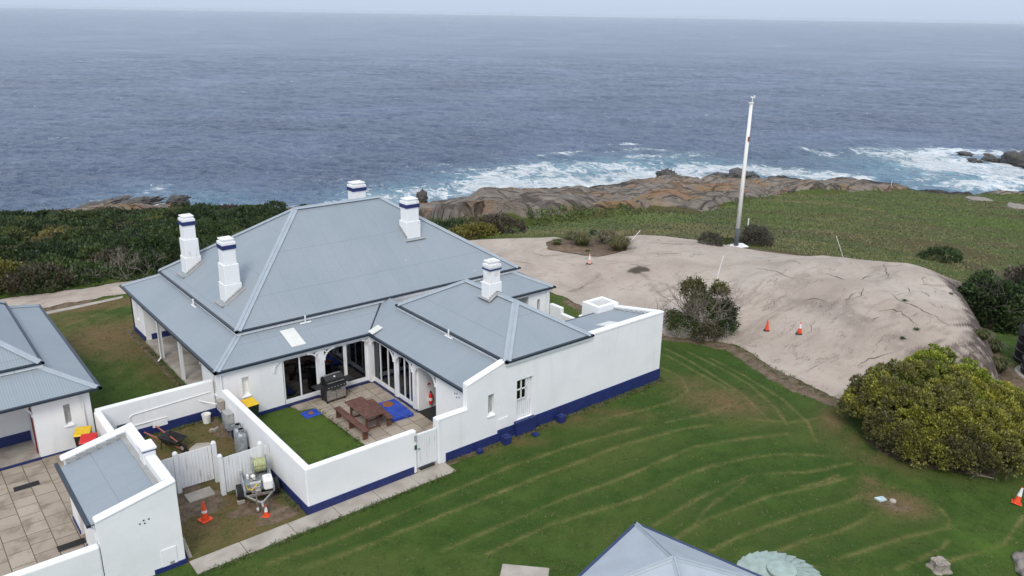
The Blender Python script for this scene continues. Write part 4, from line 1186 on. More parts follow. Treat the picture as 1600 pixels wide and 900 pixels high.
# ------------------------------------------------------------------ yard walls
def coped(mb, x0, x1, y0, y1, h):
    mb.box(x0, x1, y0, y1, 0, h)
def courtyard_wall():
    t = thing("courtyard_wall", "low white wall with a blue foot enclosing the courtyard lawn, barbecue and picnic table", "wall", (12, 23.6, 0))
    m = MB()
    m.prism([(10.14, 23.54), (14.72, 23.54), (14.72, 23.80), (10.40, 23.80), (10.40, 31.5), (10.14, 31.5)], 0, 1.84)
    m.build("wall", "render", t, bevel=.05)
    p = MB(); p.box(10.10, 14.55, 23.505, 23.54, 0, .34); p.box(10.105, 10.14, 23.54, 27.0, 0, .36); p.box(10.105, 10.14, 28.3, 31.4, 0, .34); p.each("plinth", "blue", t)
    g = MB(); g.box(14.76, 15.68, 23.62, 23.67, .16, 1.62)
    for i in range(8): g.box(14.77 + i * .113, 14.77 + i * .113 + .105, 23.60, 23.625, .18, 1.60)
    gt = g.build("gate", "timber", t)
    k = MB(); k.tube([(14.84, 23.56, 1.0), (14.84, 23.6, 1.0)], .035); k.build("knob", "steel", gt)
    th = MB(); th.box(14.74, 15.7, 23.5, 23.85, 0, .07); ths = th.build("threshold", "path", t)
    b = MB(); b.tube([(14.85, 23.56, .13), (15.5, 23.56, .13)], .07, 10); b.build("draught_roll", "black_plastic", ths)
    s = MB(); s.box(14.60, 14.70, 23.515, 23.54, 1.42, 1.66); s.build("notice", "grey_box", t)
    s = MB(); s.box(14.60, 14.71, 23.51, 23.54, 1.05, 1.25); s.build("green_sign", "sign_green", t, bevel=.02)
courtyard_wall()
def yard_wall():
    t = thing("yard_wall", "white wall with conduit pipes and blue foot behind the wheelbarrow, between the two cottages", "wall", (8, 33, 0))
    m = MB(); m.prism([(5.58, 32.9), (10.3, 32.9), (10.3, 33.15), (5.58, 33.15)], 0, 1.72); m.build("wall", "render", t, bevel=.05)
    p = MB(); p.box(5.9, 10.28, 32.86, 32.9, 0, .40); p.each("plinth", "blue", t)
    c = MB(); c.tube([(6.8, 32.88, .75), (6.8, 32.88, 1.05), (6.9, 32.88, 1.12), (10.1, 32.88, 1.22)], .02, 6); c.tube([(6.8, 32.87, .62), (8.2, 32.87, .62)], .02, 6); c.tube([(9.6, 32.86, .95), (10.25, 32.3, .8), (10.25, 31.8, .62)], .025, 6); c.build("conduit_pipe", "white_plastic", t)
    b = MB(); b.box(7.6, 8.2, 32.83, 32.86, .3, .55); b.build("panel", "render", t)
    b = MB(); b.box(6.25, 6.6, 32.6, 32.86, .72, .84); b.build("bracket_shelf", "black_plastic", t)
    t2 = thing("boundary_wall", "short white wall beside the yellow and red bins of the paved yard", "wall", (5.65, 31, 0))
    m = MB(); m.box(5.5, 5.78, 28.32, 32.9, 0, 1.70); m.build("wall", "render", t2, bevel=.05)
    m = MB(); m.box(5.46, 5.5, 28.4, 32.9, 0.0, .12); m.build("plinth", "blue", t2)
    t3 = thing("front_wall", "low white wall closing the front of the paved yard, joined to the small outbuilding", "wall", (1, 23.6, 0))
    m = MB(); m.box(-6, 3.5, 23.54, 23.84, 0, 1.68); m.build("wall", "render", t3, bevel=.05)
    m = MB(); m.box(-6, 3.5, 23.5, 23.54, 0, .14); m.build("plinth", "blue", t3)
    # walls of the small yard right of the cottage
    t4 = thing("stepped_wall", "stepped low white wall between the glazed cottage and the bare granite, beside the lean-to", "wall", (28.9, 30, 0))
    m = MB(); m.box(28.86, 29.1, 30.85, 31.8, 0, 1.58); m.box(28.86, 29.1, 29.7, 30.85, 0, 1.25); m.box(28.86, 29.12, 28.2, 29.45, 0, 1.6); m.build("wall", "render", t4, bevel=.04)
    m = MB(); m.box(28.9, 29.06, 29.45, 29.7, 0, 1.1); m.build("gate", "timber", t4)
yard_wall()

# ------------------------------------------------------------------ outbuilding
def outbuilding():
    t = thing("outbuilding", "small white outbuilding with a sloping grey roof behind parapets, next to the paved yard", "outbuilding", (4.7, 26, 0))
    X0, X1, Y0, Y1 = 3.58, 5.86, 23.54, 28.3
    w = MB()
    w.xzprism([(X0 - .06, 0), (X1, 0), (X1, 2.98), (X0 - .06, 2.48)], Y0, Y0 + .3)
    w.xzprism([(X0, 0), (X1, 0), (X1, 2.98), (X0, 2.5)], Y1 - .3, Y1)
    w.box(X1 - .3, X1, Y0 + .3, Y1 - .3, 0, 2.98)
    wall_y(w, X0, X0 + .2, Y0 + .3, Y1 - .3, 0, 2.2, [(26.35, 27.15, 0, 1.95)])
    walls = w.build("wall", "render", t, bevel=.0)
    c = MB()
    for y0, y1 in ((Y0 - .02, Y0 + .32), (Y1 - .32, Y1 + .02)):
        c.hexa([(X0 - .1, y0, 2.46), (X1 + .02, y0, 2.96), (X1 + .02, y1, 2.96), (X0 - .1, y1, 2.46)], [(X0 - .1, y0, 2.58), (X1 + .02, y0, 3.09), (X1 + .02, y1, 3.09), (X0 - .1, y1, 2.58)])
    c.box(X1 - .32, X1 + .02, Y0 + .33, 25.58, 2.96, 3.09); c.box(X1 - .32, X1 + .02, 26.16, Y1 - .33, 2.96, 3.09)
    c.each("coping", "render", walls, bevel=.05)
    pr = MB(); pr.box(X1 - .36, X1 + .05, 25.60, 26.14, 2.3, 3.22); pr.box(X1 - .40, X1 + .09, 25.55, 26.19, 3.24, 3.34)
    pier = pr.build("vent_pier", "render", walls, bevel=.03)
    b = MB(); b.box(X1 - .38, X1 + .07, 25.57, 26.17, 3.20, 3.245); b.build("painted_band", "blue", pier)
    r = MB(); r.roof([(3.42, Y1 - .3, 2.30), (3.42, Y0 + .3, 2.30), (5.40, Y0 + .3, 2.72), (5.40, Y1 - .3, 2.72)], (0, -1, 0))
    r.add([(3.42, Y0 + .3, 2.25), (3.42, Y1 - .3, 2.25), (5.55, Y1 - .3, 2.6), (5.55, Y0 + .3, 2.6)], [(0, 1, 2, 3)])
    rf = r.build("roof", "roof", t)
    g = MB(); g.bar((3.36, Y0 + .33, 2.26), (3.36, Y1 + .05, 2.26), .12, .1); g.build("gutter", "gutter", rf)
    f = MB(); f.box(5.38, 5.56, Y0 + .3, Y1 - .3, 2.66, 2.755)
    for i in range(6):
        x = 3.6 + i * .33; z = 2.34 + (x - 3.42) * .212; f.box(x, x + .33, Y1 - .34, Y1 - .30, z, z + .16)
    f.each("flashing", "lead", rf)
    p = MB(); p.box(4.9, X1 + .04, Y0 - .04, Y0, 0, .17); p.box(X1, X1 + .04, Y0, 25.2, 0, .25); p.box(X0 - .04, X0, Y0 + .3, 26.3, 0, .16); p.box(X0 - .04, X0, 27.2, Y1, 0, .16); p.each("plinth", "blue", walls)
    h = MB(); h.box(5.15, 5.62, Y0 - .025, Y0, .10, .78); hp = h.build("hatch_panel", "render", walls, bevel=.008)
    v = MB(); v.box(5.38, 5.52, Y0 - .035, Y0 - .025, .17, .28); v.build("vent_grille", "lead", hp)
    q = MB()
    for x, z in ((4.78, 2.03), (4.93, 2.02), (4.66, 1.95), (4.80, 1.92)): q.box(x, x + .05, Y0 - .008, Y0 + .004, z, z + .045)
    q.each("vent_hole", "inside_shade", walls)  # shade of the small holes, painted as dark blocks on the wall
    d = MB(); d.box(X0 + .12, X0 + .17, 26.35, 27.15, .02, 1.95); d.build("door", "brown_door", t)
    dp = MB(); dp.tube([(3.4, Y0 + .42, 2.2), (3.52, Y0 + .40, 2.0), (3.53, Y0 + .40, .05)], .035); dp.build("downpipe", "timber", t)
outbuilding()
# ------------------------------------------------------------------ paving
def paving():
    m = MB(); m.prism([(-8, 23.8), (3.7, 23.8), (3.7, 28.2), (5.5, 28.2), (5.5, 33.6), (-8, 33.6)], -.05, .035); struct(m.build("pavement", "paving"))
    m = MB(); m.prism([(14.1, 23.8), (17.47, 23.8), (17.47, 31.75), (13.2, 31.75), (13.35, 31.1), (13.95, 31.0), (14.05, 29.2), (14.15, 26.6)], -.05, .03); struct(m.build("courtyard_floor", "paving"))
    m = MB(); x = 5.95
    while x < 15.9:
        w = 1.62 + .1 * random.random(); dz = .006 * random.random()
        m.hexa([(x, 22.72, -.05), (min(x + w, 16.0), 22.72, -.05), (min(x + w, 16.0), 23.50, -.05), (x, 23.50, -.05)], [(x, 22.72, .03 + dz), (min(x + w, 16.0), 22.72, .035), (min(x + w, 16.0), 23.50, .035), (x, 23.50, .03 + dz)])
        x += w + .025
    struct(m.build("footpath", "path"))
    m = MB(); m.prism([gz(66, 489), gz(120, 478), gz(192, 463), gz(192, 466), gz(120, 482), gz(66, 493)], -.03, .03); struct(m.build("kerb", "path"))
    for p, s, lab in (((7.55, 27.15), (.95, .62), "flat pale stone slab lying just outside the open board gate"), ((8.55, 28.9), (.8, .5), "pale stone slab inside the yard behind the picket gate")):
        m = MB(); m.box(p[0] - s[0] / 2, p[0] + s[0] / 2, p[1] - s[1] / 2, p[1] + s[1] / 2, -.02, .05)
        tag(m.build("stone_slab", "path", bevel=.02), lab, "slab", "stone slabs in the yard")
    m = MB(); m.prism([(8.2, 30.1), (8.75, 29.85), (9.2, 30.2), (9.15, 30.65), (8.7, 30.9), (8.3, 30.6)], -.02, .09)
    tag(m.build("stone_slab", "path", bevel=.03), "rounded natural stone slab in the yard grass near the wheelbarrow", "slab", "stone slabs in the yard")
    for (x, y), lab in (((2.68, 31.59), "black drain grate in the paving under the left cottage"), ((3.18, 26.75), "black door mat on the paving at the outbuilding doorway")):
        m = MB(); m.box(x - .42, x + .42, y - .17, y + .17, .03, .05); tag(m.build("drain_grate" if y > 30 else "door_mat", "black_mat"), lab, "grate" if y > 30 else "mat")
    t = thing("drain_cover", "square blue drain cover with a rusty lid let into the courtyard lawn", "drain cover", (13.62, 30.55, 0))
    m = MB(); m.box(13.25, 14.0, 30.22, 30.86, -.02, .05); m.build("surround", "cover", t, bevel=.06)
    m = MB(); m.lathe((13.62, 30.54, .045), [(.13, 0), (.13, .02)], 12); m.build("lid", "rust", t)
    t = thing("covered_slab", "scuffed bright blue raised slab with a rusty round lid beside the picnic table", "slab", (16.7, 28.5, 0))
    m = MB(); m.prism([(16.02, 27.62), (17.12, 27.55), (17.2, 29.3), (16.2, 29.38)], 0, .2); m.build("slab", "cover", t, bevel=.05)
    m = MB(); m.lathe((16.62, 28.95, .19), [(.27, 0), (.25, .035), (.1, .05)], 14); m.build("lid", "rust", t)
paving()

# ------------------------------------------------------------------ fence
def fences():
    t = thing("board_fence", "weathered white board gate panel between two round topped posts beside the outbuilding", "fence", (7.4, 27.75, 0))
    def boards(name, par, a, b, z0, z1, n):
        m = MB(); a = Vector(a); b = Vector(b)
        for i in range(n):
            p, q = a.lerp(b, (i + .03) / n), a.lerp(b, (i + .97) / n); j = .012 * random.random()
            d = (b - a).normalized(); nrm = Vector((-d.y, d.x, 0)) * (.012 + .006 * random.random())
            m.hexa([(p.x - nrm.x, p.y - nrm.y, z0), (q.x - nrm.x, q.y - nrm.y, z0), (q.x + nrm.x, q.y + nrm.y, z0), (p.x + nrm.x, p.y + nrm.y, z0)],
                   [(p.x - nrm.x, p.y - nrm.y, z1 - j), (q.x - nrm.x, q.y - nrm.y, z1 - j), (q.x + nrm.x, q.y + nrm.y, z1 - j), (p.x + nrm.x, p.y + nrm.y, z1 - j)])
        m.bar((a.x, a.y + .05, z0 + .25), (b.x, b.y + .05, z0 + .25), .06, .09); m.bar((a.x, a.y + .05, z1 - .25), (b.x, b.y + .05, z1 - .25), .06, .09)
        return m.build(name, "fence", par)
    def post(par, x, y, h):
        m = MB(); m.box(x - .075, x + .075, y - .075, y + .075, 0, h); m.lathe((x, y, h), [(.095, -.01), (.095, .03), (.06, .09), (.01, .11)], 10)
        return m.build("post", "fence", par)
    boards("panel", t, (5.9, 27.85), (6.95, 27.80), .12, 1.5, 9)
    boards("gate", t, (7.12, 27.78), (8.30, 27.70), .14, 1.56, 10)
    post(t, 7.03, 27.78, 1.60); post(t, 8.40, 27.68, 1.62)
    t = thing("board_fence", "weathered white board fence behind the grey spray trailer, ending at the courtyard wall", "fence", (9.2, 26.65, 0))
    boards("panel", t, (8.36, 26.66), (9.72, 26.66), .05, 1.50, 12); boards("panel", t, (9.86, 26.68), (10.12, 26.68), .05, 1.44, 3)
    post(t, 8.26, 26.66, 1.58); post(t, 9.79, 26.70, 1.56)
fences()

# ------------------------------------------------------------------ traffic cones
def cone(loc, h, label, body="orange_plastic", band=True, rz=0.3, base="orange_plastic", tilt=(0, 0), bandz=(.50, .68)):
    t = thing("traffic_cone", label, "traffic cone", loc, rz, "traffic cones")
    t.rotation_euler = (tilt[0], tilt[1], rz)
    b = MB(); s = h * .27
    b.box(-s, s, -s, s, 0, h * .055); b.build("base", base, t, local=True, bevel=.012)
    r = lambda f: h * (.185 - .145 * f)
    c = MB(); c.lathe((0, 0, 0), [(r(0), h * .05), (r(.5), h * .5), (r(1), h * .98), (r(1) * .6, h)], 18); cb = c.build("body", body, t, local=True, smooth=False)
    if band:
        k = MB(); a, e = bandz; k.lathe((0, 0, 0), [(r(a) + .004, h * a), (r(e) + .004, h * e)], 18); k.build("reflective_band", "white_band", t, local=True)
    return t
def on(px, py, z=0.0):
    """point of the ground under a sight line"""
    for _ in range(12):
        q = gz(px, py, z); z = .5 * z + .5 * gp(*q)
    return (float(q[0]), float(q[1]), z)
cone((7.17, 25.5, 0), .74, "tall orange traffic cone with a small white patch in the yard beside the outbuilding", bandz=(.42, .54))
cone((8.95, 24.42, 0), .46, "short orange traffic cone with a white band at the tow bar of the spray trailer", bandz=(.40, .78), rz=.75)
cone(on(1198, 516), .62, "all orange traffic cone on the bare granite, the one nearer the twiggy bush", band=False, base="black_plastic")
cone(on(1249, 521), .66, "white topped orange traffic cone on the bare granite, beside a plain orange one", bandz=(.48, .86), base="black_plastic")
cone(on(921, 412), .72, "faded pinkish white traffic cone alone on the flat rock behind the cottage", "faded_cone", True, .2, "black_plastic", bandz=(.45, .8))
cone(on(1588, 786), .66, "faded orange cone with a pale top on the lawn near the round green tree", bandz=(.46, .97), tilt=(.12, .14))

# ------------------------------------------------------------------ bins
def bin_(loc, rz, lid, label):
    t = thing("wheelie_bin", label, "bin", loc, rz, "wheelie bins")
    b = MB(); b.hexa([(-.22, -.24, .06), (.22, -.24, .06), (.22, .22, .06), (-.22, .22, .06)], [(-.28, -.32, .98), (.28, -.32, .98), (.28, .30, .98), (-.28, .30, .98)])
    b.box(-.30, .30, -.335, .315, .94, .985); b.build("body", "bin_green", t, local=True, bevel=.02)
    l = MB(); l.hexa([(-.31, -.36, .985), (.31, -.36, .985), (.31, .34, 1.0), (-.31, .34, 1.0)], [(-.27, -.30, 1.04), (.27, -.30, 1.04), (.28, .32, 1.09), (-.28, .32, 1.09)])
    l.build("lid", lid, t, local=True, bevel=.025)
    h = MB(); h.tube([(-.2, .37, 1.0), (.2, .37, 1.0)], .018); h.build("handle", "black_plastic", t, local=True)
    for s in (-1, 1):
        w = MB(); w.tube([(s * .20, .27, .1), (s * .26, .27, .1)], .10, 14); w.build("wheel", "rubber", t, local=True)
bin_((11.2, 31.28, 0), 0.05, "bin_yellow", "yellow lidded wheelie bin against the cottage wall inside the courtyard")
bin_((10.66, 31.22, 0), 0.0, "bin_red", "red lidded wheelie bin squeezed behind the low courtyard wall, left of a yellow one")
bin_((4.98, 32.75, .035), -.35, "bin_yellow", "yellow lidded wheelie bin on the paved yard, just behind a red one")
bin_((5.02, 32.02, .035), -.35, "bin_red", "red lidded wheelie bin on the paved yard, in front of a yellow one")

# ------------------------------------------------------------------ courtyard furniture
def barbecue():
    t = thing("barbecue", "black hooded gas barbecue with a steel cabinet in front of the glazed verandah", "barbecue", (15.08, 31.2, .03), 0.05)
    c = MB(); c.box(-.50, .50, -.27, .27, .10, .78); cab = c.build("cabinet", "black_plastic", t, local=True, bevel=.01)
    for s in (-1, 1):
        d = MB(); d.box(s * .245 - .235, s * .245 + .235, -.29, -.272, .14, .66); dd = d.build("door", "steel", t, local=True)
        h = MB(); h.bar((s * .13 - .1, -.315, .62), (s * .13 + .1, -.315, .62), .03); h.build("handle", "black_plastic", dd, local=True)
    p = MB(); p.hexa([(-.52, -.34, .70), (.52, -.34, .70), (.52, -.2, .70), (-.52, -.2, .70)], [(-.52, -.30, .88), (.52, -.30, .88), (.52, -.2, .88), (-.52, -.2, .88)]); pp = p.build("control_panel", "black_plastic", t, local=True)
    for i in range(6):
        k = MB(); x = -.4 + i * .16; k.tube([(x, -.325, .79), (x, -.36, .785)], .028, 10); k.build("knob", "steel", pp, local=True)
    b = MB(); b.box(-.5, .5, -.27, .27, .78, .90); b.build("firebox", "black_plastic", t, local=True)
    h = MB(); h.yzprism([(-.28, .905), (.28, .905), (.28, 1.10), (.16, 1.22), (-.06, 1.24), (-.24, 1.12)], -.47, .47); hh = h.build("hood", "black_plastic", t, local=True, bevel=.02)
    g = MB(); g.bar((-.42, -.30, 1.0), (.42, -.30, 1.0), .035); g.build("handle", "steel", hh, local=True)
    g = MB(); g.box(-.44, .44, .02, .15, 1.232, 1.25); g.build("trim", "steel", hh, local=True)
    g = MB(); g.lathe((0.02, -.15, 1.19), [(.045, 0), (.045, .03)], 12); g.build("thermometer", "white_plastic", hh, local=True)
    for s in (-1, 1):
        sh = MB(); sh.box(min(s * .53, s * .98), max(s * .53, s * .98), -.26, .24, .82, .87); sh.build("side_shelf", "black_plastic", t, local=True, bevel=.01)
    for x in (-.45, .45):
        for y in (-.22, .22):
            w = MB(); w.tube([(x - .02, y, .05), (x + .02, y, .05)], .05, 10); w.build("castor", "rubber", t, local=True)
barbecue()
def picnic():
    P = [np.array(gz(*p, .76)) for p in ((538.5, 629), (573.5, 655), (599.5, 644.5), (564.5, 618.5))]
    c = sum(P) / 4; ax = (P[1] - P[0] + P[2] - P[3]) / 2; L = np.hypot(*ax); ang = math.atan2(ax[1], ax[0]); W = np.hypot(*((P[3] - P[0] + P[2] - P[1]) / 2))
    t = thing("picnic_table", "brown slatted timber picnic table on the courtyard paving", "table", (c[0], c[1], .03), ang)
    m = MB(); n = 8
    for i in range(n):
        y = -W / 2 + W / n * i; m.box(-L / 2, L / 2, y + .006, y + W / n - .006, .70, .74)
    m.build("tabletop", "brown_timber", t, local=True, bevel=.006)
    for s in (-1, 1):
        x = s * (L / 2 - .3); g = MB()
        for y in (-W * .3, W * .3): g.box(x - .04, x + .04, y - .04, y + .04, .04, .70)
        g.box(x - .045, x + .045, -W * .42, W * .42, 0, .06); g.box(x - .03, x + .03, -W * .3, W * .3, .36, .43); g.box(x - .04, x + .04, -W * .45, W * .45, .64, .70)
        g.build("trestle_leg", "brown_timber", t, local=True)
    def bench(p0, p1, w, lab, nl):
        p0 = np.array(gz(*p0, .47)); p1 = np.array(gz(*p1, .47)); d = p1 - p0; l = np.hypot(*d); c = (p0 + p1) / 2
        b = thing("bench", lab, "bench", (c[0], c[1], .03), math.atan2(d[1], d[0]), "benches at the picnic table")
        s = MB(); s.box(-l / 2, l / 2, -w / 2, w / 2, .40, .45); s.build("seat", "brown_timber", b, local=True, bevel=.008)
        for i in range(nl):
            x = -l / 2 + .16 + (l - .32) * i / (nl - 1); g = MB(); g.box(x - .03, x + .03, -w * .38, w * .38, 0, .40); g.build("leg", "brown_timber", b, local=True)
    bench((526, 636), (573, 674), .30, "long brown bench in front of the picnic table, nearest the courtyard lawn", 3)
    bench((578, 624), (610, 653), .28, "brown bench half hidden behind the picnic table, beside the blue slab", 3)
picnic()
def extinguisher():
    t = thing("fire_extinguisher", "red fire extinguisher hanging under a round sign by the recessed entrance", "extinguisher", (18.1, 27.7, .3))
    m = MB(); m.lathe((18.1, 27.68, .30), [(.085, 0), (.09, .03), (.09, .42), (.06, .50), (.03, .53)], 14); m.build("cylinder", "fire_red", t, smooth=True)
    m = MB(); m.lathe((18.1, 27.68, .46), [(.0915, 0), (.0915, .14)], 14); m.build("paper_label", "white_band", t)
    m = MB(); m.box(18.07, 18.13, 27.65, 27.71, .82, .92); m.tube([(18.1, 27.62, .85), (18.18, 27.60, .7), (18.2, 27.62, .45)], .014, 6); m.build("valve_and_hose", "black_plastic", t)
    s = thing("wall_sign", "small round red and white sign above the fire extinguisher", "sign", (18.08, 27.79, 1.2))
    m = MB(); m.tube([(18.08, 27.795, 1.2), (18.08, 27.785, 1.2)], .11, 18); m.build("plate", "white_band", s)
    m = MB(); m.xzprism([(18.08 + .095 * math.cos(a), 1.2 + .095 * math.sin(a)) for a in [math.pi * k / 8 for k in range(9)]], 27.776, 27.784); m.build("red_half", "fire_red", s)
extinguisher()

# ------------------------------------------------------------------ yard clutter
def clutter():
    for (x, y), lab in (((9.90, 29.22), "grey gas cylinder behind another one, leaning by the courtyard wall"), ((9.86, 28.78), "front grey gas cylinder of the pair beside the courtyard wall")):
        t = thing("gas_cylinder", lab, "gas cylinder", (x, y, 0), 0, "gas cylinders by the courtyard wall")
        m = MB(); m.lathe((0, 0, 0), [(.18, 0), (.19, .05), (.19, .95), (.16, 1.06), (.07, 1.12), (.04, 1.16)], 18); m.build("body", "galvanised", t, local=True, smooth=True)
        m = MB()
        for k in range(3):
            a = k * 2.1; m.bar((.11 * math.cos(a), .11 * math.sin(a), 1.08), (.11 * math.cos(a), .11 * math.sin(a), 1.28), .05, .02)
        m.lathe((0, 0, 1.26), [(.13, 0), (.14, .03), (.12, .03), (.115, 0)], 14); m.build("collar", "galvanised", t, local=True)
        m = MB(); m.tube([(0, 0, 1.14), (0, 0, 1.24)], .03, 8); m.build("valve", "steel", t, local=True)
    t = thing("wheelbarrow", "black wheelbarrow with red timber handles parked on the yard grass", "wheelbarrow", (7.75, 31.35, 0), math.atan2(-.9, .45))
    lo = [(.02, -.20, .26), (.52, -.18, .30), (.52, .18, .30), (.02, .20, .26)]; hi = [(-.22, -.34, .60), (.80, -.32, .56), (.80, .32, .56), (-.22, .34, .60)]
    m = MB()
    m.add(lo + hi, [(3, 2, 1, 0), (0, 1, 5, 4), (1, 2, 6, 5), (2, 3, 7, 6), (3, 0, 4, 7)])
    li = [(a * .97 + .01, b * .94, c + .02) for a, b, c in lo]; hi2 = [(a * .97 + .01, b * .94, c) for a, b, c in hi]
    m.add(li + hi2, [(0, 1, 2, 3), (4, 5, 1, 0), (5, 6, 2, 1), (6, 7, 3, 2), (7, 4, 0, 3)]); m.add(hi + hi2, [(0, 1, 5, 4), (1, 2, 6, 5), (2, 3, 7, 6), (3, 0, 4, 7)])
    m.build("tray", "black_plastic", t, local=True)
    for s in (-1, 1):
        h = MB(); h.bar((-.95, s * .30, .62), (.74, s * .08, .19), .045); h.build("handle", "red_timber", t, local=True)
        l = MB(); l.bar((-.12, s * .22, .36), (-.18, s * .24, 0), .035); l.bar((-.12, s * .22, .36), (.15, s * .2, .26), .03); l.build("leg", "black_plastic", t, local=True)
    w = MB(); w.tube([(.78, -.045, .19), (.78, .045, .19)], .19, 18); wh = w.build("wheel", "rubber", t, local=True)
    w = MB(); w.tube([(.78, -.055, .19), (.78, .055, .19)], .09, 12); w.build("rim", "grey_box", wh, local=True)
    t = thing("bucket", "white plastic bucket standing in the yard corner at the blue wall foot", "bucket", (9.72, 32.55, 0))
    m = MB(); m.lathe((0, 0, 0), [(.15, 0), (.19, .40), (.20, .41), (.185, .41), (.145, .05)], 18); m.build("body", "white_plastic", t, local=True)
    for (x, y, z0, z1, sx, sy), lab, mt in (((10.0, 31.35, 1.05, 1.42, .22, .3), "small beige meter box on the end of the courtyard wall", "path"), ((9.98, 30.5, .82, 1.22, .28, .5), "grey electrical box with open front on the courtyard wall", "grey_box")):
        t = thing("meter_box", lab, "meter box", (x, y, z0))
        m = MB(); m.box(x - sx / 2, x + sx / 2, y - sy / 2, y + sy / 2, z0, z1); m.build("box", mt, t, bevel=.012)
        m = MB(); m.box(x - sx / 2 - .02, x + sx / 2, y - sy / 2 - .02, y + sy / 2 + .02, z1, z1 + .05); m.build("hood", mt, t)
        m = MB(); m.tube([(x + .02, y - .05, z0), (x + .02, y - .05, .05)], .022, 6); m.tube([(x + .02, y + .06, z0), (x + .02, y + .06, .05)], .016, 6); m.build("conduit_pipe", "steel", t)
        if mt == "grey_box":
            m = MB(); m.box(x - sx / 2 + .01, x + sx / 2 - .01, y - .2, y + .2, z0 - .32, z0); m.build("meter_panel", "galvanised", t)
    m = MB()
    for i in range(5): m.cbox((9.55 + .07 * i, 31.6 + .05 * math.sin(i * 2.1), .06), .12, .09, .12)
    tag(m.build("loose_brick", "path", bevel=.01), "few pale broken bricks at the yard corner under the meter box", "bricks")
    # painted sumps at the foot of the long wall
    for (x, y), (sx, sy, sz), lab in (((17.55, 23.27), (.26, .22, .17), "low blue painted drain block nearest the courtyard gate"), ((18.9, 23.25), (.34, .34, .36), "tall blue painted drain block under the slit window"), ((20.3, 23.0), (.26, .26, .10), "low blue drain cap standing clear of the wall by the door step"), ((22.0, 23.25), (.34, .32, .33), "blue painted drain block right of the white door")):
        t = thing("drain_block", lab, "drain block", (x, y, 0), 0, "blue drain blocks along the long wall")
        m = MB(); m.box(x - sx / 2, x + sx / 2, y - sy / 2, y + sy / 2, -.02, sz); m.build("block", "blue", t, bevel=.03)
        m = MB(); m.box(x - sx * .3, x + sx * .3, y - sy * .3, y + sy * .3, sz, sz + .03); m.build("grate", "blue", t)
clutter()
def trailer():
    t = thing("spray_trailer", "small grey two wheeled spray trailer with a hose reel and white tank in the yard", "trailer", (9.22, 25.75, 0), R(-15))
    L = True
    f = MB(); f.box(-.50, .50, -.30, 1.0, .44, .50)
    for s in (-1, 1): f.box(s * .5 - .03, s * .5 + .03, -.62, 1.0, .48, .74)
    f.box(-.5, .5, .97, 1.02, .48, .74); f.box(-.5, .5, -.05, 0.0, .50, .60)
    f.build("tray", "galvanised", t, local=L)
    d = MB(); d.bar((-.46, -.6, .46), (-.02, -1.15, .42), .06); d.bar((.46, -.6, .46), (.02, -1.15, .42), .06); d.bar((0, -1.05, .42), (0, -1.42, .40), .07); d.box(-.46, .46, -.64, -.58, .42, .50); d.build("drawbar", "steel", t, local=L)
    for s in (-1, 1):
        w = MB(); w.tube([(s * .55, .05, .30), (s * .74, .05, .30)], [.30, .30], 20); wh = w.build("wheel", "rubber", t, local=L)
        r = MB(); r.tube([(s * .56, .05, .30), (s * .755, .05, .30)], .15, 14); r.build("rim", "grey_box", wh, local=L)
    j = MB(); j.tube([(-.16, -1.0, .75), (-.16, -1.0, .16)], .025); j.tube([(-.20, -1.0, .10), (-.12, -1.0, .10)], .10, 12); j.build("jockey_wheel", "steel", t, local=L)
    e = MB(); e.cbox((-.10, -.35, .62), .34, .38, .26); e.cbox((-.05, -.62, .58), .2, .16, .2); e.tube([(-.2, -.2, .72), (-.2, -.2, .86)], .05); e.tube([(-.3, -.35, .78), (.1, -.35, .78)], .09, 12); e.build("pump_engine", "steel", t, local=L, bevel=.02)
    y_ = MB(); y_.tube([(-.42, -.1, .62), (-.38, -.35, .60), (-.26, -.55, .66), (-.1, -.5, .78), (.05, -.3, .8)], .022, 6); y_.build("yellow_hose", "bin_yellow", t, local=L)
    k = MB(); k.tube([(-.2, .45, .6), (-.1, .2, .56), (.1, .05, .62), (.22, -.1, .6), (.2, -.3, .72)], .022, 6); k.build("black_hose", "rubber", t, local=L)
    w = MB(); w.box(.16, .50, -.62, -.14, .56, .98); wt = w.build("water_tank", "white_plastic", t, local=L, bevel=.07)
    w = MB(); w.lathe((.33, -.38, .98), [(.06, 0), (.06, .04)], 12); w.build("tank_cap", "white_band", wt, local=L)
    b = MB(); b.lathe((-.10, .42, .5), [(.09, 0), (.09, .16), (.04, .2)], 12); b.lathe((-.28, .58, .5), [(.06, 0), (.06, .12), (.03, .16)], 10); b.build("bottle", "white_plastic", t, local=L)
    rl = MB(); rl.tube([(-.02, .75, .88), (.42, .75, .88)], [.22, .22], 22)
    reel = rl.build("hose_reel", "hose_green", t, local=L)
    c = MB()
    for i in range(7): c.tube([(.0 + i * .062 + .012 * math.sin(a * 3), .75 + .235 * math.cos(a), .88 + .235 * math.sin(a)) for a in [2 * math.pi * q / 18 for q in range(19)]], .03, 5)
    c.build("coiled_hose", "hose_green", reel, local=L)
    g = MB()
    for x in (-.06, .46):
        g.bar((x, .55, .5), (x, .75, .9), .04); g.bar((x, .95, .5), (x, .75, .9), .04)
        g.tube([(x, .75 + .33 * math.cos(a), .88 + .33 * math.sin(a)) for a in [2 * math.pi * q / 18 for q in range(19)]], .015, 6)
        for q in range(3): a = q * 1.05; g.bar((x, .75 - .33 * math.cos(a), .88 - .33 * math.sin(a)), (x, .75 + .33 * math.cos(a), .88 + .33 * math.sin(a)), .02)
    g.build("reel_frame", "galvanised", reel, local=L)
    s = MB(); s.cbox((8.55, 25.72, .06), .26, .16, .12); tag(s.build("wheel_chock", "path", bevel=.01), "pale block chocking the left wheel of the spray trailer", "chock")
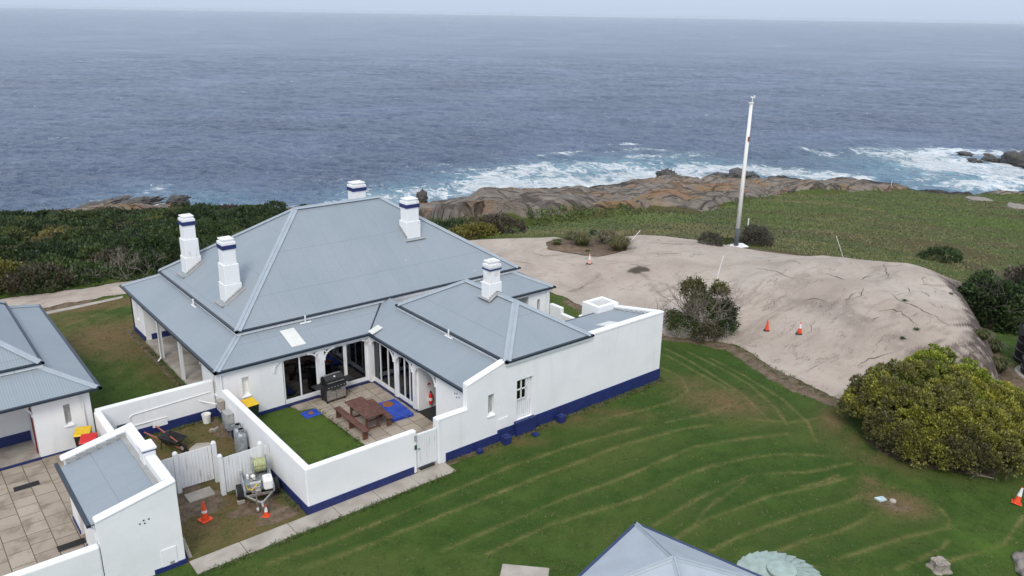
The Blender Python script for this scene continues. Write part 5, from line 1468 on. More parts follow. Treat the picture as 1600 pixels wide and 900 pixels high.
    s = MB(); s.hexa([(5.98, 23.7, 0), (6.12, 23.7, 0), (6.12, 24.5, 0), (5.98, 24.5, 0)], [(5.89, 23.75, .75), (5.97, 23.75, .75), (5.97, 24.5, .6), (5.89, 24.5, .6)]); tag(s.build("leaning_board", "path", bevel=.01), "grey board leaning on the end wall of the outbuilding", "board")
trailer()

# ------------------------------------------------------------------ mast, stakes
def mast():
    x, y, z = on(1150, 384, .8)
    t = thing("signal_mast", "tall white rust stained mast with a dark painted foot on the granite", "mast", (x, y, z))
    H = 11.9 - z + .05 if False else 11.0
    m = MB(); m.tube([(0, 0, 1.45), (0, 0, H * .5), (0, 0, H)], [.17, .145, .115], 14); m.build("pole", "mast", t, local=True, smooth=True)
    m = MB(); m.tube([(0, 0, -.1), (0, 0, 1.45)], [.185, .175], 14); m.build("painted_foot", "mast_base", t, local=True, smooth=True)
    m = MB(); m.prism([(-.9, -.45), (.6, -.75), (1.0, .1), (.3, .7), (-.7, .5)], -.25, .05); m.build("base_slab", "chimney", t, local=True, bevel=.03)
    c = MB(); c.bar((-.32, -.05, H), (.28, .05, H), .07, .05); c.box(-.14, .14, -.14, .14, H - .05, H + .03); c.tube([(.1, 0, H), (.1, 0, H + .32)], .03, 6); cc = c.build("crosshead", "mast", t, local=True)
    v = MB(); v.tube([(-.02, -.02, H + .34), (.46, .12, H + .40)], .025, 6); v.box(.36, .48, .05, .12, H + .32, H + .52); v.lathe((-.05, 0, H + .36), [(.05, 0), (.07, .06), (.02, .12)], 8); v.build("wind_vane", "white_plastic", cc, local=True)
    r = MB(); r.box(-.115, .05, -.17, -.10, H * .745, H * .775); r.build("rusty_clamp", "rust", t, local=True)
    for a, l in ((.4, 7.5), (2.5, 6.8), (4.4, 7.2)):
        ex, ey = l * math.cos(a), l * math.sin(a)
        g = MB(); g.tube([(0, 0, H - .15), (ex, ey, gp(x + ex, y + ey) - z)], .0035, 4); g.build("guy_wire", "grey_box", t, local=True)
mast()
for (a, z0), dx, lab in (((983, 379), (16, -19), "white stake leaning over to the right beside the grass tussocks on the rock"), ((1119, 439), (7, -38), "tall white stake standing just above the twiggy bush on the rock"), ((1319, 403), (-16, -31), "white stake leaning left near the far rim of the rock dome"), ((1169, 350), (0, -12), "thin pale stake behind the dark bush at the mast"), ((1391, 296), (0, -8), "tiny white stake at the far edge of the grassland above the sea")):
    b = on(a, z0, 0) if z0 > 345 else (*map(float, meet(a, z0 + 4)), 0)
    b = (b[0], b[1], gp(b[0], b[1]))
    dist = math.sqrt(b[0] ** 2 + b[1] ** 2 + (EYE - b[2]) ** 2); k = dist / FPX
    side = _R2 * dx[0] * k; hgt = -dx[1] * k / .95
    t = thing("marker_stake", lab, "stake", b, 0, "white marker stakes")
    m = MB(); m.tube([(0, 0, -.1), (side[0], side[1], hgt)], .026 if dist < 75 else .07, 8); m.build("rod", "timber", t, local=True)
    m = MB(); m.tube([(0, 0, -.02), (side[0] * .06, side[1] * .06, hgt * .06)], .055 if dist < 75 else .12, 8); m.build("foot", "black_plastic", t, local=True)

# ------------------------------------------------------------------ lower edge: annexe roof, tank, well cap
def foreground():
    o = Vector((16.2, 13.63, 0)); a = Vector((-.974, -.226, 0)); b = Vector((.226, -.974, 0)); S = 4.6; ze, zr = 2.5, 3.75
    t = thing("annexe", "small building with a pale pyramid roof and blue gutters beside the pale green tank", "building", (o + a * 2.3 + b * 2.3)[:])
    C = [o, o + a * S, o + a * S + b * S, o + b * S]; ap = o + a * S / 2 + b * S / 2
    e = [(c.x, c.y, ze) for c in C]; A = (ap.x, ap.y, zr)
    m = MB()
    for i, u in ((0, a), (1, b), (2, -a), (3, -b)): m.roof([e[i], e[(i + 1) % 4], A], u)
    r = m.build("roof", "pale_roof", t)
    c = MB(); [cap_run(c, q, A, .16) for q in e]; c.build("hip_capping", "roof_cap", r)
    g = MB(); q = [Vector(x) + (Vector(x) - Vector((ap.x, ap.y, ze))).normalized() * .08 - Vector((0, 0, .04)) for x in e]; gutter_run(g, q + [q[0]], .08, .08); g.build("gutter", "blue_gutter", r)
    w = MB(); I = [Vector((x[0], x[1], 0)).lerp(Vector((ap.x, ap.y, 0)), .12) for x in e]; w.prism([(p.x, p.y) for p in I], 0, 2.46); w.build("wall", "render", t)
    d = MB(); mid = (I[0] + I[1]) / 2; d.bar((mid.x + a.x * .45 - b.x * .0, mid.y + a.y * .45 - b.y * .03, 1.0), (mid.x - a.x * .45, mid.y - a.y * .45 - b.y * .03, 1.0), .06, 2.0); d.build("door", "timber", t)
    t = thing("water_tank", "pale green round water tank with a ribbed conical lid beside the annexe roof", "tank", (17.85, 9.72, 0))
    m = MB(); m.lathe((0, 0, 0), [(1.12, 0), (1.12, 2.1)], 32); m.build("body", "tank_green", t, local=True)
    m = MB(); n = 28
    for k in range(n):
        a0, a1 = 2 * math.pi * k / n, 2 * math.pi * (k + 1) / n
        c0, s0, c1, s1 = math.cos(a0), math.sin(a0), math.cos(a1), math.sin(a1)
        top = [(.40 * c0, .40 * s0, 2.42), (1.24 * c0, 1.24 * s0, 2.19), (1.235 * c1, 1.235 * s1, 2.13), (.40 * c1, .40 * s1, 2.40)]
        m.add(top + [(x_, y_, 2.02) for x_, y_, z_ in top], [(0, 1, 2, 3), (0, 4, 5, 1), (1, 5, 6, 2), (2, 6, 7, 3)])
    l = m.build("lid", "tank_green", t, local=True)
    m = MB(); m.lathe((0, 0, 2.44), [(.40, 0), (.40, .07), (.34, .10), (.1, .12)], 24); m.build("hatch", "tank_green", l, local=True)
    c = gz(785, 880, .5)
    m = MB(); u, v = Vector((-.72, -.69, 0)), Vector((.69, -.72, 0))
    p = [Vector((c[0], c[1], 0)), Vector((c[0], c[1], 0)) + u * 1.5, Vector((c[0], c[1], 0)) + u * 1.5 + v * 1.5, Vector((c[0], c[1], 0)) + v * 1.5]
    m.prism([(q.x, q.y) for q in p], 0, .5); tag(m.build("concrete_block", "path", bevel=.03), "flat grey concrete block on the mown lawn near the pyramid roof", "concrete block")
    # stump and boulder
    x, y = 25.04, 8.22
    m = MB(); n = 20; rng = random.Random(3)
    wob = [1 + .18 * math.sin(k * 1.3) + .1 * rng.random() for k in range(n)]
    prof = [(.34, 0), (.26, .08), (.24, .22), (.25, .29), (.18, .27), (.05, .23)]
    for r_, z in prof:
        for k in range(n): m.v.append((r_ * wob[k] * math.cos(2 * math.pi * k / n), r_ * wob[k] * math.sin(2 * math.pi * k / n), z + .05 * math.sin(k * 2.2) * (z > .3)))
    for i in range(len(prof) - 1):
        for k in range(n): m.f.append((i * n + k, i * n + (k + 1) % n, (i + 1) * n + (k + 1) % n, (i + 1) * n + k))
    m.f.append(tuple((len(prof) - 1) * n + k for k in range(n)))
    o = m.build("tree_stump", "dead_wood", None); o.location = (x, y, 0); tag(o, "weathered grey tree stump standing alone on the mown lawn", "stump")
    x, y = 27.5, 11.36
    m = MB(); m.prism([(x - .25, y + .25), (x - .3, y - .02), (x, y - .12), (x + .1, y + .1)], 0, .05); tag(m.build("litter_sheet", "debris_blue"), "scrap of pale blue sheet lying on the bare patch near the round tree", "litter")
    m = MB(); m.lathe((x + .12, y - .28, 0), [(.13, 0), (.12, .06), (.05, .09)], 8); tag(m.build("small_stone", "path"), "small sandy stone beside the scrap of blue sheet", "stone")
foreground()

def boulder(name, mat, c, sx, sy, sz, seed, label, cat, group=None, rz=0.0, sub=4, rug=.25):
    import bmesh
    bm = bmesh.new(); bmesh.ops.create_icosphere(bm, subdivisions=sub, radius=1)
    P = np.array([v.co[:] for v in bm.verts])
    n = .92 + .30 * fbm(P[:, 0] * 1.3 + P[:, 2] * .9 + seed * 7, P[:, 1] * 1.3 - P[:, 2] * .8, 4, seed) + rug * (np.abs(fbm(P[:, 0] * 2.3 + seed, P[:, 1] * 2.3 + P[:, 2] * 2.9, 3, seed + 9)) ** .7 - .35) - .12 * np.exp(-(fbm(P[:, 0] * 1.5 + seed, P[:, 1] * 1.5 + P[:, 2], 2, seed + 3) / .05) ** 2)
    for v, q, k in zip(bm.verts, P, n): v.co = (q[0] * k * sx, q[1] * k * sy, q[2] * k * sz)
    me = bpy.data.meshes.new(name); bm.to_mesh(me); bm.free()
    me.polygons.foreach_set("use_smooth", [True] * len(me.polygons))
    me.materials.append(MAT[mat]); o = bpy.data.objects.new(name, me); COL.objects.link(o); o.location = c; o.rotation_euler = (0, 0, rz)
    return tag(o, label, cat, group)
def rocks():
    t = NT("wet_rock"); n = t.noise(.6, 7, .7, t.scl(t.P(), (1, 1, 2.2))); c = t.mix(t.ramp(n, .35, .65), (.035, .032, .030), (.085, .075, .066)); MAT["wet_rock"] = t.done(c, .55, t.bump(n, .8, .4))
    t = NT("ledge_rock"); n = t.noise(.25, 7, .7); n2 = t.noise(.5, 6, .65, t.scl(t.P(), (.5, .5, 3.5)), .6); c = t.mix(t.ramp(n, .35, .65), (.075, .066, .058), (.145, .125, .108)); c = t.mix(t.ramp(t.math("ABSOLUTE", t.math("SUBTRACT", n2, .5)), .03, .006), c, (.04, .034, .03)); MAT["ledge_rock"] = t.done(c, .8, t.bump(t.math("ADD", n, n2), .9, .6))
    t = NT("garden_rock"); n = t.noise(3, 6, .65); c = t.mix(t.ramp(n, .35, .65), (.30, .26, .23), (.20, .17, .145)); MAT["garden_rock"] = t.done(c, .85, t.bump(n, .6, .05))
    q = gz(1600, 893); boulder("flat_boulder", "garden_rock", (q[0] + .3, q[1] - .5, .05), 1.5, .9, .42, 5, "flat pale boulder at the edge of the mown lawn beyond the stump", "rock", None, .5)
    for (px, py), (a, b, h), s, lab in (((1600, 258), (15, 9, 5.2), 1, "largest dark rock in the white surf, humped and streaked with foam"), ((1547, 251), (5.5, 3.5, 1.8), 2, "middle sized dark rock in the surf left of the largest one"), ((1519, 251), (4.0, 2.5, 1.0), 3, "low pale rock awash in the surf"), ((1507, 241), (6, 3, 1.0), 4, "low rock in the surf farthest from the shore"), ((1531, 253), (1.6, 1.2, .9), 6, "tiny rock between the low pale rock and the middle sized one"), ((1349 + 195, 243), (3.5, 2, .8), 8, "thin reef edge in the foam behind the middle sized rock")):
        q = gz(px, py, SEA); boulder("sea_rock", "wet_rock", (q[0], q[1], SEA), a, b, h, s, lab, "rock", "rocks in the surf", .6, 4, .8)
    for (px, py), (a, b, h), s, lab in (((1041, 291), (5.0, 4, 3.0), 11, "dark boulder standing at the edge of the shore rocks"), ((1130, 277), (9, 5, 1.9), 12, "dark reef breaking the surf behind the signal mast"), ((1160, 282), (9, 6, 2.0), 13, "dark rock ledge at the water just left of the signal mast"), ((659, 327), (1.9, 1.9, 3.6), 14, "dark upright boulder peeping out right of the cottage chimney"), ((281, 333), (4, 3, 1.8), 15, "small black rock in the foam beyond the dark scrub")):
        q = gz(px, py, SEA + 1); boulder("shore_boulder", "wet_rock", (q[0], q[1], max(SEA, gp(*q)) + .4), a, b, h, s, lab, "rock", "boulders along the shore", .6, 4, .7)
    for (px, py), (a, b, h), s, lab in (((155, 336), (12, 5, 2.0), 21, "long grey rock ledge, highest of three by the sea beyond the dark scrub"), ((215, 338), (10, 4, 1.8), 22, "grey rock ledge beyond the dark scrub, next to white foam"), ((120, 341), (9, 4, 1.5), 23, "low grey ledge, lowest of three beyond the dark scrub")):
        q = gz(px, py, SEA + 1); boulder("shore_ledge", "ledge_rock", (q[0], q[1], max(SEA, gp(*q)) + .6), a, b, h * .62, s, lab, "rock", "ledges along the scrub shore", .6, 5, .8)
rocks()

for (px, py), (a, b, h), sd, lab in (((1530, 314), (5, 3.5, .5), 31, "pale flat rock slab breaking through the far grass near the sea"), ((1592, 326), (5, 2.6, .5), 32, "low pale rock slab in the grass between the sea and the bright green patch")):
    q = meet(px, py); boulder("flat_rock", "garden_rock", (q[0], q[1], gp(*q) + .25), a, b, h, sd, lab, "rock", "flat rocks in the headland grass", .7, 4, .3)
def rock_cracks():
    """open joints of the granite, dark ribbons standing for their shadow and dirt"""
    Z3 = [[(380, 240), (410, 275), (470, 295), (530, 320), (620, 365), (680, 405), (735, 440)], [(298, 352), (340, 335), (385, 335), (430, 350), (480, 390), (540, 432)], [(575, 568), (620, 578), (660, 573), (705, 590)], [(708, 555), (750, 570), (790, 600), (805, 615)], [(165, 682), (230, 645), (300, 625), (375, 605)], [(0, 125), (40, 132), (75, 148)], [(310, 118), (350, 135), (385, 142)], [(180, 150), (205, 130), (240, 125)], [(560, 220), (580, 235), (605, 255)], [(600, 290), (655, 322)], [(560, 38), (605, 42), (640, 65)], [(75, 280), (105, 270), (115, 245), (150, 230)], [(250, 405), (270, 390), (300, 383)], [(468, 198), (480, 210), (490, 228)], [(740, 200), (790, 240), (820, 300)], [(640, 90), (700, 120), (760, 160)]]
    L = [[(1300 + x / 4, 400 + y / 4) for x, y in q] for q in Z3]
    L += [[(1291, 428), (1305, 432), (1320, 437)], [(1235, 410), (1252, 414)], [(1365, 424), (1375, 427)], [(1035, 397), (1050, 396), (1064, 396)], [(1012, 379), (1040, 381), (1062, 382), (1090, 382)], [(886, 457), (900, 452), (915, 446), (929, 439)], [(1180, 420), (1210, 424), (1240, 436)], [(1215, 435), (1208, 441)], [(1120, 450), (1140, 440), (1156, 436)], [(1255, 470), (1275, 466), (1290, 472)], [(1160, 400), (1190, 404), (1230, 402)], [(985, 412), (1000, 416), (1020, 414)], [(830, 395), (850, 400), (880, 398)], [(800, 408), (830, 412)], [(1330, 470), (1345, 462), (1350, 450)]]
    rng = random.Random(8); m = MB()
    for q in L:
        w = [np.array(on(*p)[:2]) for p in q]; P = []
        for a, b in zip(w[:-1], w[1:]):
            n = max(2, int(np.hypot(*(b - a)) / .22))
            for i in range(n): P.append(a + (b - a) * i / n + np.array([rng.gauss(0, .035), rng.gauss(0, .035)]))
        P.append(w[-1]); P = np.array(P); n = len(P)
        T = np.gradient(P, axis=0); T /= np.hypot(*T.T)[:, None] + 1e-9; N = np.stack([-T[:, 1], T[:, 0]], 1)
        wd = np.array([.025 * math.sin(math.pi * (i + .3) / (n - .4)) * (.5 + rng.random()) + .006 for i in range(n)])[:, None]
        A, B = P + N * wd, P - N * wd; za, zb = ground_z(A[:, 0], A[:, 1]) + .012, ground_z(B[:, 0], B[:, 1]) + .012
        b0 = len(m.v)
        for i in range(n): m.v.append((A[i, 0], A[i, 1], za[i])); m.v.append((B[i, 0], B[i, 1], zb[i]))
        for i in range(n - 1): m.f.append((b0 + 2 * i, b0 + 2 * i + 1, b0 + 2 * i + 3, b0 + 2 * i + 2))
    struct(m.build("rock_terrain_cracks", "crack"), "stuff")
rock_cracks()
# ------------------------------------------------------------------ vegetation
def leaf_mat(name, rough=0.55):
    t = NT(name)
    c = t.acol("tint")
    c = t.mix(t.ramp(t.noise(6, 3), .3, .7), c, t.mix(0.35, c, (0.02, 0.03, 0.006)))
    MAT[name] = t.done(c, rough, spec=0.3)
leaf_mat("leaves")
t = NT("twigs"); MAT["twigs"] = t.done(t.acol("tint"), .9, spec=.2)

def unit(a): return a / (np.linalg.norm(a, axis=-1, keepdims=True) + 1e-9)
def leaf_arrays(P, D, L, W, rng, bend=0.0):
    """rhombic leaves at P pointing along D"""
    n = len(P); D = unit(D)
    S = unit(np.cross(D, rng.normal(size=(n, 3))))
    L = np.broadcast_to(np.asarray(L, float), (n,))[:, None]; W = np.broadcast_to(np.asarray(W, float), (n,))[:, None]
    V = np.stack([P, P + D * L * .55 + S * W, P + D * L, P + D * L * .55 - S * W], 1).reshape(-1, 3)
    return V, np.arange(4 * n).reshape(n, 4)
def blade_arrays(P, D, L, W, droop, rng):
    n = len(P); D = unit(D)
    S = unit(np.cross(D, np.array([0, 0, 1.0]) + .01 * rng.normal(size=(n, 3)))); L = L[:, None]; W = np.broadcast_to(np.asarray(W, float), (n,))[:, None]
    M = P + D * L * .55; out = D * np.array([1, 1, 0]); T = M + (D * .45 + out * .25 - np.array([0, 0, 1]) * droop) * L * .6
    V = np.stack([P - S * W, P + S * W, M + S * W * .8, M - S * W * .8, T + S * W * .12, T - S * W * .12], 1).reshape(-1, 3)
    i = np.arange(n) * 6
    return V, np.concatenate([np.stack([i, i + 1, i + 2, i + 3], 1), np.stack([i + 3, i + 2, i + 4, i + 5], 1)])
def tri_fix(F): return F
def shell(rng, n, c, rad, rough=.18, seed=0, lo=-.15):
    """points and normals on a lumpy ellipsoid, upper part only"""
    d = unit(rng.normal(size=(n * 3, 3))); d = d[d[:, 2] > lo][:n]
    k = 1 + rough * fbm(d[:, 0] * 2.1 + seed * 3.1 + d[:, 2], d[:, 1] * 2.1 - seed + d[:, 2] * 1.3, 3, seed)
    rad = np.asarray(rad, float)
    P = np.asarray(c, float) + d * rad * k[:, None]
    return P, unit(d / rad)
def tufts(rng, P, N, per, spread, L, W, pal, up=.5, jit=.5, tint_noise=.6, shade=None):
    """clusters of leaves at P along N; returns V, F, colours"""
    n = len(P)
    Q = np.repeat(P, per, 0) + rng.normal(size=(n * per, 3)) * spread
    D = unit(np.repeat(N, per, 0) + np.array([0, 0, up]) + rng.normal(size=(n * per, 3)) * jit)
    l = L * (.65 + .7 * rng.random(n * per)); V, F = leaf_arrays(Q, D, l, l * W, rng)
    pal = np.asarray(pal, float)
    s = fbm(P[:, 0] * tint_noise + P[:, 2] * tint_noise, P[:, 1] * tint_noise - P[:, 2] * tint_noise * .7, 3, 55) * .9 + .5 + rng.normal(size=n) * .13 + (0 if shade is None else shade)
    s = np.clip(s, 0, .999) * (len(pal) - 1); i = s.astype(int); f = (s - i)[:, None]
    col = pal[i] * (1 - f) + pal[np.minimum(i + 1, len(pal) - 1)] * f
    col = np.repeat(np.repeat(col, per, 0) * (.8 + .4 * rng.random((n * per, 1))), 4, 0)
    return V, F, np.concatenate([col, np.ones((len(col), 1))], 1)
class Veg:
    def __init__(s): s.V = []; s.F = []; s.C = []; s.n = 0
    def add(s, V, F, C):
        s.V.append(V); s.F.append(F + s.n); s.C.append(C); s.n += len(V)
    def make(s, name, mat="leaves", parent=None, smooth=False):
        V = np.concatenate(s.V)
        if parent is not None: V = V - np.array(parent.location)
        o = grid_mesh(name, V, np.concatenate(s.F), mat, None, {"tint": np.concatenate(s.C)}, smooth)
        if parent is not None: o.parent = parent
        return o
def twig_tree(veg, rng, base, h, spread, n, depth, col, r0=.05, up=1.0):
    """bare forking branches as 4-sided tapering tubes"""
    col = np.asarray(col, float)
    def seg(p, d, l, r, k):
        q = p + d * l
        s = unit(np.cross(d, np.array([.3, .2, 1.]))); u = np.cross(s, d); r2 = r * .62
        V = np.concatenate([[p + s * r, p + u * r, p - s * r, p - u * r], [q + s * r2, q + u * r2, q - s * r2, q - u * r2]])
        F = np.array([[0, 1, 5, 4], [1, 2, 6, 5], [2, 3, 7, 6], [3, 0, 4, 7]])
        c = np.tile(np.concatenate([col * (.8 + .4 * rng.random()), [1]]), (8, 1)); veg.add(V, F, c)
        if k > 0:
            for _ in range(2 + (rng.random() < .45)):
                seg(q, unit(d + rng.normal(size=3) * .55 + np.array([0, 0, .12 * up])), l * (.6 + .3 * rng.random()), r2, k - 1)
    for i in range(n):
        a = 2 * math.pi * (i + rng.random()) / n
        seg(np.asarray(base, float) + np.array([math.cos(a), math.sin(a), 0]) * .08 * spread, unit(np.array([math.cos(a) * spread, math.sin(a) * spread, up]) + rng.normal(size=3) * .2), h * (.30 + .15 * rng.random()), r0, depth)

def round_tree():
    rng = np.random.default_rng(21)
    c0 = np.array([33.4, 12.35, 0.0]); g = gp(33.4, 12.35)
    t = thing("round_tree", "broad dome shaped yellow green tree beside the mown lawn at the granite foot", "tree", (33.4, 12.35, g))
    w = Veg(); twig_tree(w, rng, (33.4, 12.2, g - .1), 2.2, 1.6, 9, 4, (.085, .065, .05), .13, .8)
    twig_tree(w, rng, (34.9, 10.6, g - .1), 1.7, 1.6, 6, 4, (.085, .065, .05), .10, .8)
    w.make("trunk", "twigs", t)
    v = Veg()
    pal = [(0.122, 0.112, 0.051), (0.171, 0.156, 0.056), (0.213, 0.207, 0.054), (0.275, 0.275, 0.049), (0.378, 0.360, 0.055)]
    top = [(0.138, 0.146, 0.043), (0.180, 0.214, 0.041), (0.222, 0.282, 0.036), (0.282, 0.336, 0.038), (0.372, 0.372, 0.050)]
    for (x, y, z), rad, n, sd, pp in (((33.9, 12.6, .55), (3.15, 3.15, 2.1), 420, 1, pal), ((34.9, 13.0, .95), (2.4, 2.3, 1.85), 190, 2, top), ((35.8, 10.9, .5), (2.15, 2.15, 1.5), 190, 3, pal),
                                      ((31.9, 12.7, .45), (1.2, 1.3, 1.0), 80, 4, pal), ((32.0, 11.1, .45), (1.0, 1.05, .8), 56, 5, pal), ((33.3, 10.1, .5), (1.4, 1.3, .95), 84, 6, pal), ((35.0, 9.7, .45), (1.4, 1.2, .95), 84, 7, pal), ((33.0, 14.6, .45), (1.4, 1.3, 1.0), 80, 8, pal)):
        C, CN = shell(rng, n, (x, y, z), rad, .16, sd, -.05)
        C = C + CN * rng.normal(size=(len(C), 1)) * .10
        per = 26; cr = np.repeat(.20 + .16 * rng.random(len(C)), per)[:, None]
        d = unit(rng.normal(size=(len(C) * per, 3)) + np.repeat(CN, per, 0) * 1.1 + np.array([0, 0, .45]))
        P = np.repeat(C, per, 0) + d * cr
        tone = np.repeat(rng.normal(size=len(C)) * .16, per)
        v.add(*tufts(rng, P, d, 9, .035, .105, .27, pp, .55, .45, .55, tone))
    v.make("crown", "leaves", t)
    # fallen sticks under it
    s = Veg(); twig_tree(s, rng, (32.3, 9.2, .1), 1.2, 2.5, 1, 3, (.20, .17, .15), .03, .15)
    o = s.make("fallen_branch", "twigs"); tag(o, "bare grey fallen branch in the dirt under the front of the round tree", "branch")
round_tree()

def shrub(name, label, cat, c, rad, n, per, L, W, pal, seed, group=None, twigs=None, rough=.25, up=.4, tw_h=None, lo=-.1, gapk=-.5):
    rng = np.random.default_rng(seed)
    g = gp(c[0], c[1])
    both = bool(n and twigs) or name == "coastal_bush"
    t = thing(name, label, cat, (c[0], c[1], g), 0, group) if both else None
    def keep_as(o):
        if t is None: tag(o, label, cat, group)
        return o
    if n:
        v = Veg(); P, N = shell(rng, n, (c[0], c[1], g + (c[2] if len(c) > 2 else 0)), rad, rough, seed, lo)
        keep = fbm(P[:, 0] * 1.1, P[:, 1] * 1.1 + P[:, 2], 3, seed + 7) > gapk; P, N = P[keep], N[keep]
        P = P - N * (rng.random((len(P), 1)) ** 2 * .35 * min(rad))
        v.add(*tufts(rng, P, N, per, L * .45, L, W, pal, up, .55, 1.0))
        keep_as(v.make("foliage" if both else name, "leaves", t))
    if twigs:
        v = Veg(); twig_tree(v, rng, (c[0], c[1], g), tw_h or rad[2] * 1.15, max(rad[0], rad[1]) / rad[2], twigs[0], twigs[1], twigs[2], twigs[3] if len(twigs) > 3 else .04)
        keep_as(v.make("branches" if both else name, "twigs", t))
    return t
GREEN = [(.026, .038, .013), (.042, .068, .018), (.066, .098, .025), (.10, .12, .034)]
DEEP = [(.018, .030, .012), (.029, .052, .018), (.046, .080, .025), (.066, .105, .032)]
GREY = [(.060, .052, .042), (.085, .075, .06), (.105, .098, .075), (.07, .075, .045)]
OLIVE = [(.050, .050, .016), (.085, .085, .02), (.13, .125, .03)]
# twiggy bush at the end of the long wall
t = shrub("coastal_bush", "large twiggy bush with bare branches and green leaf patches between long white wall and granite", "bush", (35.3, 26.1, .2), (1.7, 1.7, 2.3), 0, 0, 0, 0, GREEN, 31, None, (14, 5, (.185, .15, .125), .045), tw_h=2.5)
def bush_patches(t):
    rng = np.random.default_rng(33); v = Veg(); g = gp(35.3, 26.1)
    for (px, py, z), rad, n, pal in (((1083, 452, 2.4), (.75, .7, .6), 420, OLIVE), ((1125, 455, 2.3), (.55, .5, .5), 260, OLIVE), ((1095, 480, 1.5), (.9, .8, .8), 480, GREEN), ((1128, 488, 1.2), (.9, .8, .8), 520, DEEP), ((1070, 505, .7), (1.0, .8, .5), 420, GREEN), ((1052, 498, .7), (.5, .5, .5), 160, GREEN), ((1105, 520, .4), (1.0, .7, .5), 360, [(.06, .055, .03), (.09, .075, .04), (.045, .055, .02)]), ((1135, 510, .5), (.7, .6, .6), 220, DEEP)):
        q = gz(px, py, z); P, N = shell(rng, n, (q[0], q[1], z), rad, .35, int(px), -.5)
        k_ = rng.random(len(P)) < .72; v.add(*tufts(rng, (P - N * rng.random((len(P), 1)) * .3)[k_], N[k_], 7, .08, .12, .28, pal, .5, .6, 1.2))
    v.make("foliage", "leaves", t)
bush_patches(t)
q = gz(1030, 500, .5); v = Veg(); rng = np.random.default_rng(4)
t2 = shrub("dry_shrub", "leafless brown shrub in front of the twiggy bush, touching the end of the white wall", "bush", (34.2, 28.2), (.8, .8, 1.1), 0, 0, 0, 0, GREY, 41, None, (8, 4, (.16, .12, .10), .022), tw_h=1.2)
shrub("rounded_bush", "grey brown rounded bush touching the mast foot, larger than the grey green one", "bush", on(1180, 382)[:2], (1.35, 1.2, 1.55), 620, 8, .16, .18, GREY, 51, None, (8, 4, (.12, .10, .085), .03), lo=-.05)
shrub("rounded_bush", "small grey green bush beside the low leaf mat near the mast foot", "bush", on(1110, 382)[:2], (.95, .85, .9), 300, 8, .14, .2, [(.05, .055, .03), (.08, .08, .05), (.10, .09, .07)], 52, None, (6, 3, (.13, .11, .09), .025))
shrub("low_bush", "low green mat of leaves between the mast foot and the small bush", "bush", on(1135, 381)[:2], (1.0, .6, .3), 150, 7, .14, .25, [(.05, .075, .02), (.08, .10, .025)], 53)
for (px, py), rad, n, pal, lab, sd in (((1545, 505), (2.3, 2.1, 2.7), 1500, DEEP, "large dark green leafy bush below the steep flank of the rock dome", 61), ((1602, 512), (2.2, 2.0, 2.5), 1200, DEEP, "dark green leafy bush right behind the black water tanks", 62), ((1500 + 102, 470), (2.0, 1.6, 2.0), 500, [(.10, .08, .06), (.13, .10, .085), (.05, .06, .03)], "half dead brownish bush behind the two dark green bushes near the black tanks", 63)):
    q = on(px, py); shrub("leafy_bush", lab, "bush", (q[0], q[1], .2), rad, n, 9, .20, .34, pal, sd, None, (5, 4, (.10, .085, .07), .05))
q = on(1462, 404); shrub("low_bush", "low dark green bush hugging the far rim of the rock dome", "bush", (q[0] + 1.2, q[1] + .2), (3.2, 1.6, 1.0), 420, 8, .18, .3, DEEP, 64)
def tussock(label, c, h, n, pal, seed, group="grass tussocks on the rock", spread=.5, name="grass_tussock", droop=.5, w=.018):
    rng = np.random.default_rng(seed); g = gp(*c)
    t = Veg(); a = rng.random(n) * 2 * math.pi; tilt = rng.random(n) ** .8 * spread * 1.6
    D = np.stack([np.cos(a) * tilt, np.sin(a) * tilt, np.ones(n)], 1); P = np.stack([c[0] + np.cos(a) * rng.random(n) * h * .3, c[1] + np.sin(a) * rng.random(n) * h * .3, np.full(n, g - .03)], 1)
    V, F = blade_arrays(P, D, h * (.7 + .5 * rng.random(n)), w, droop, rng)
    pal = np.asarray(pal); col = pal[rng.integers(0, len(pal), n)] * (.75 + .5 * rng.random((n, 1))); col = np.repeat(col, 6, 0)
    t.add(V, F, np.concatenate([col, np.ones((len(col), 1))], 1))
    return tag(t.make(name, "leaves"), label, "grass tussock", group)
TUS = [(.09, .10, .028), (.15, .135, .055), (.06, .075, .02), (.20, .165, .085)]
for (px, py), h, n, pal, lab, sd in (((909, 383), 1.25, 520, TUS, "green tipped grass tussock at the left of the earth patch on the rock", 71), ((893, 374), .9, 260, TUS, "shaggy grass tussock at the back left of the earth patch on the rock", 72), ((948, 379), 1.3, 520, [(.17, .14, .085), (.12, .11, .05), (.20, .17, .11)], "dry straw coloured tussock in the middle of the earth patch on the rock", 73), ((967, 390), 1.35, 640, TUS, "largest spiky tussock at the front right of the earth patch on the rock", 74), ((870, 382), .6, 240, [(.14, .14, .05), (.10, .11, .035)], "low yellowish tuft at the left tip of the earth patch on the rock", 75), ((927, 367), .6, 220, DEEP, "small dark green tuft at the back of the earth patch on the rock", 76), ((918, 393), .25, 200, [(.12, .15, .03)], "flat bright grass tuft at the front edge of the earth patch on the rock", 77)):
    tussock(lab, on(px, py)[:2], h * 1.25, int(n * 1.3), pal, sd)
for (px, py), h, lab, sd in (((1549, 548), 1.1, "upper spiky grass tussock at the foot of the steep rock flank near the tanks", 81), ((1558, 578), 1.1, "lower spiky grass tussock at the foot of the steep rock flank near the tanks", 82), ((1534, 530), .8, "small grass tussock tucked under the dark green bush by the rock flank", 83)):
    tussock(lab, on(px, py)[:2], h, 480, [(.07, .085, .025), (.11, .12, .04), (.045, .06, .018), (.15, .13, .06)], sd, "grass tussocks by the water tanks")
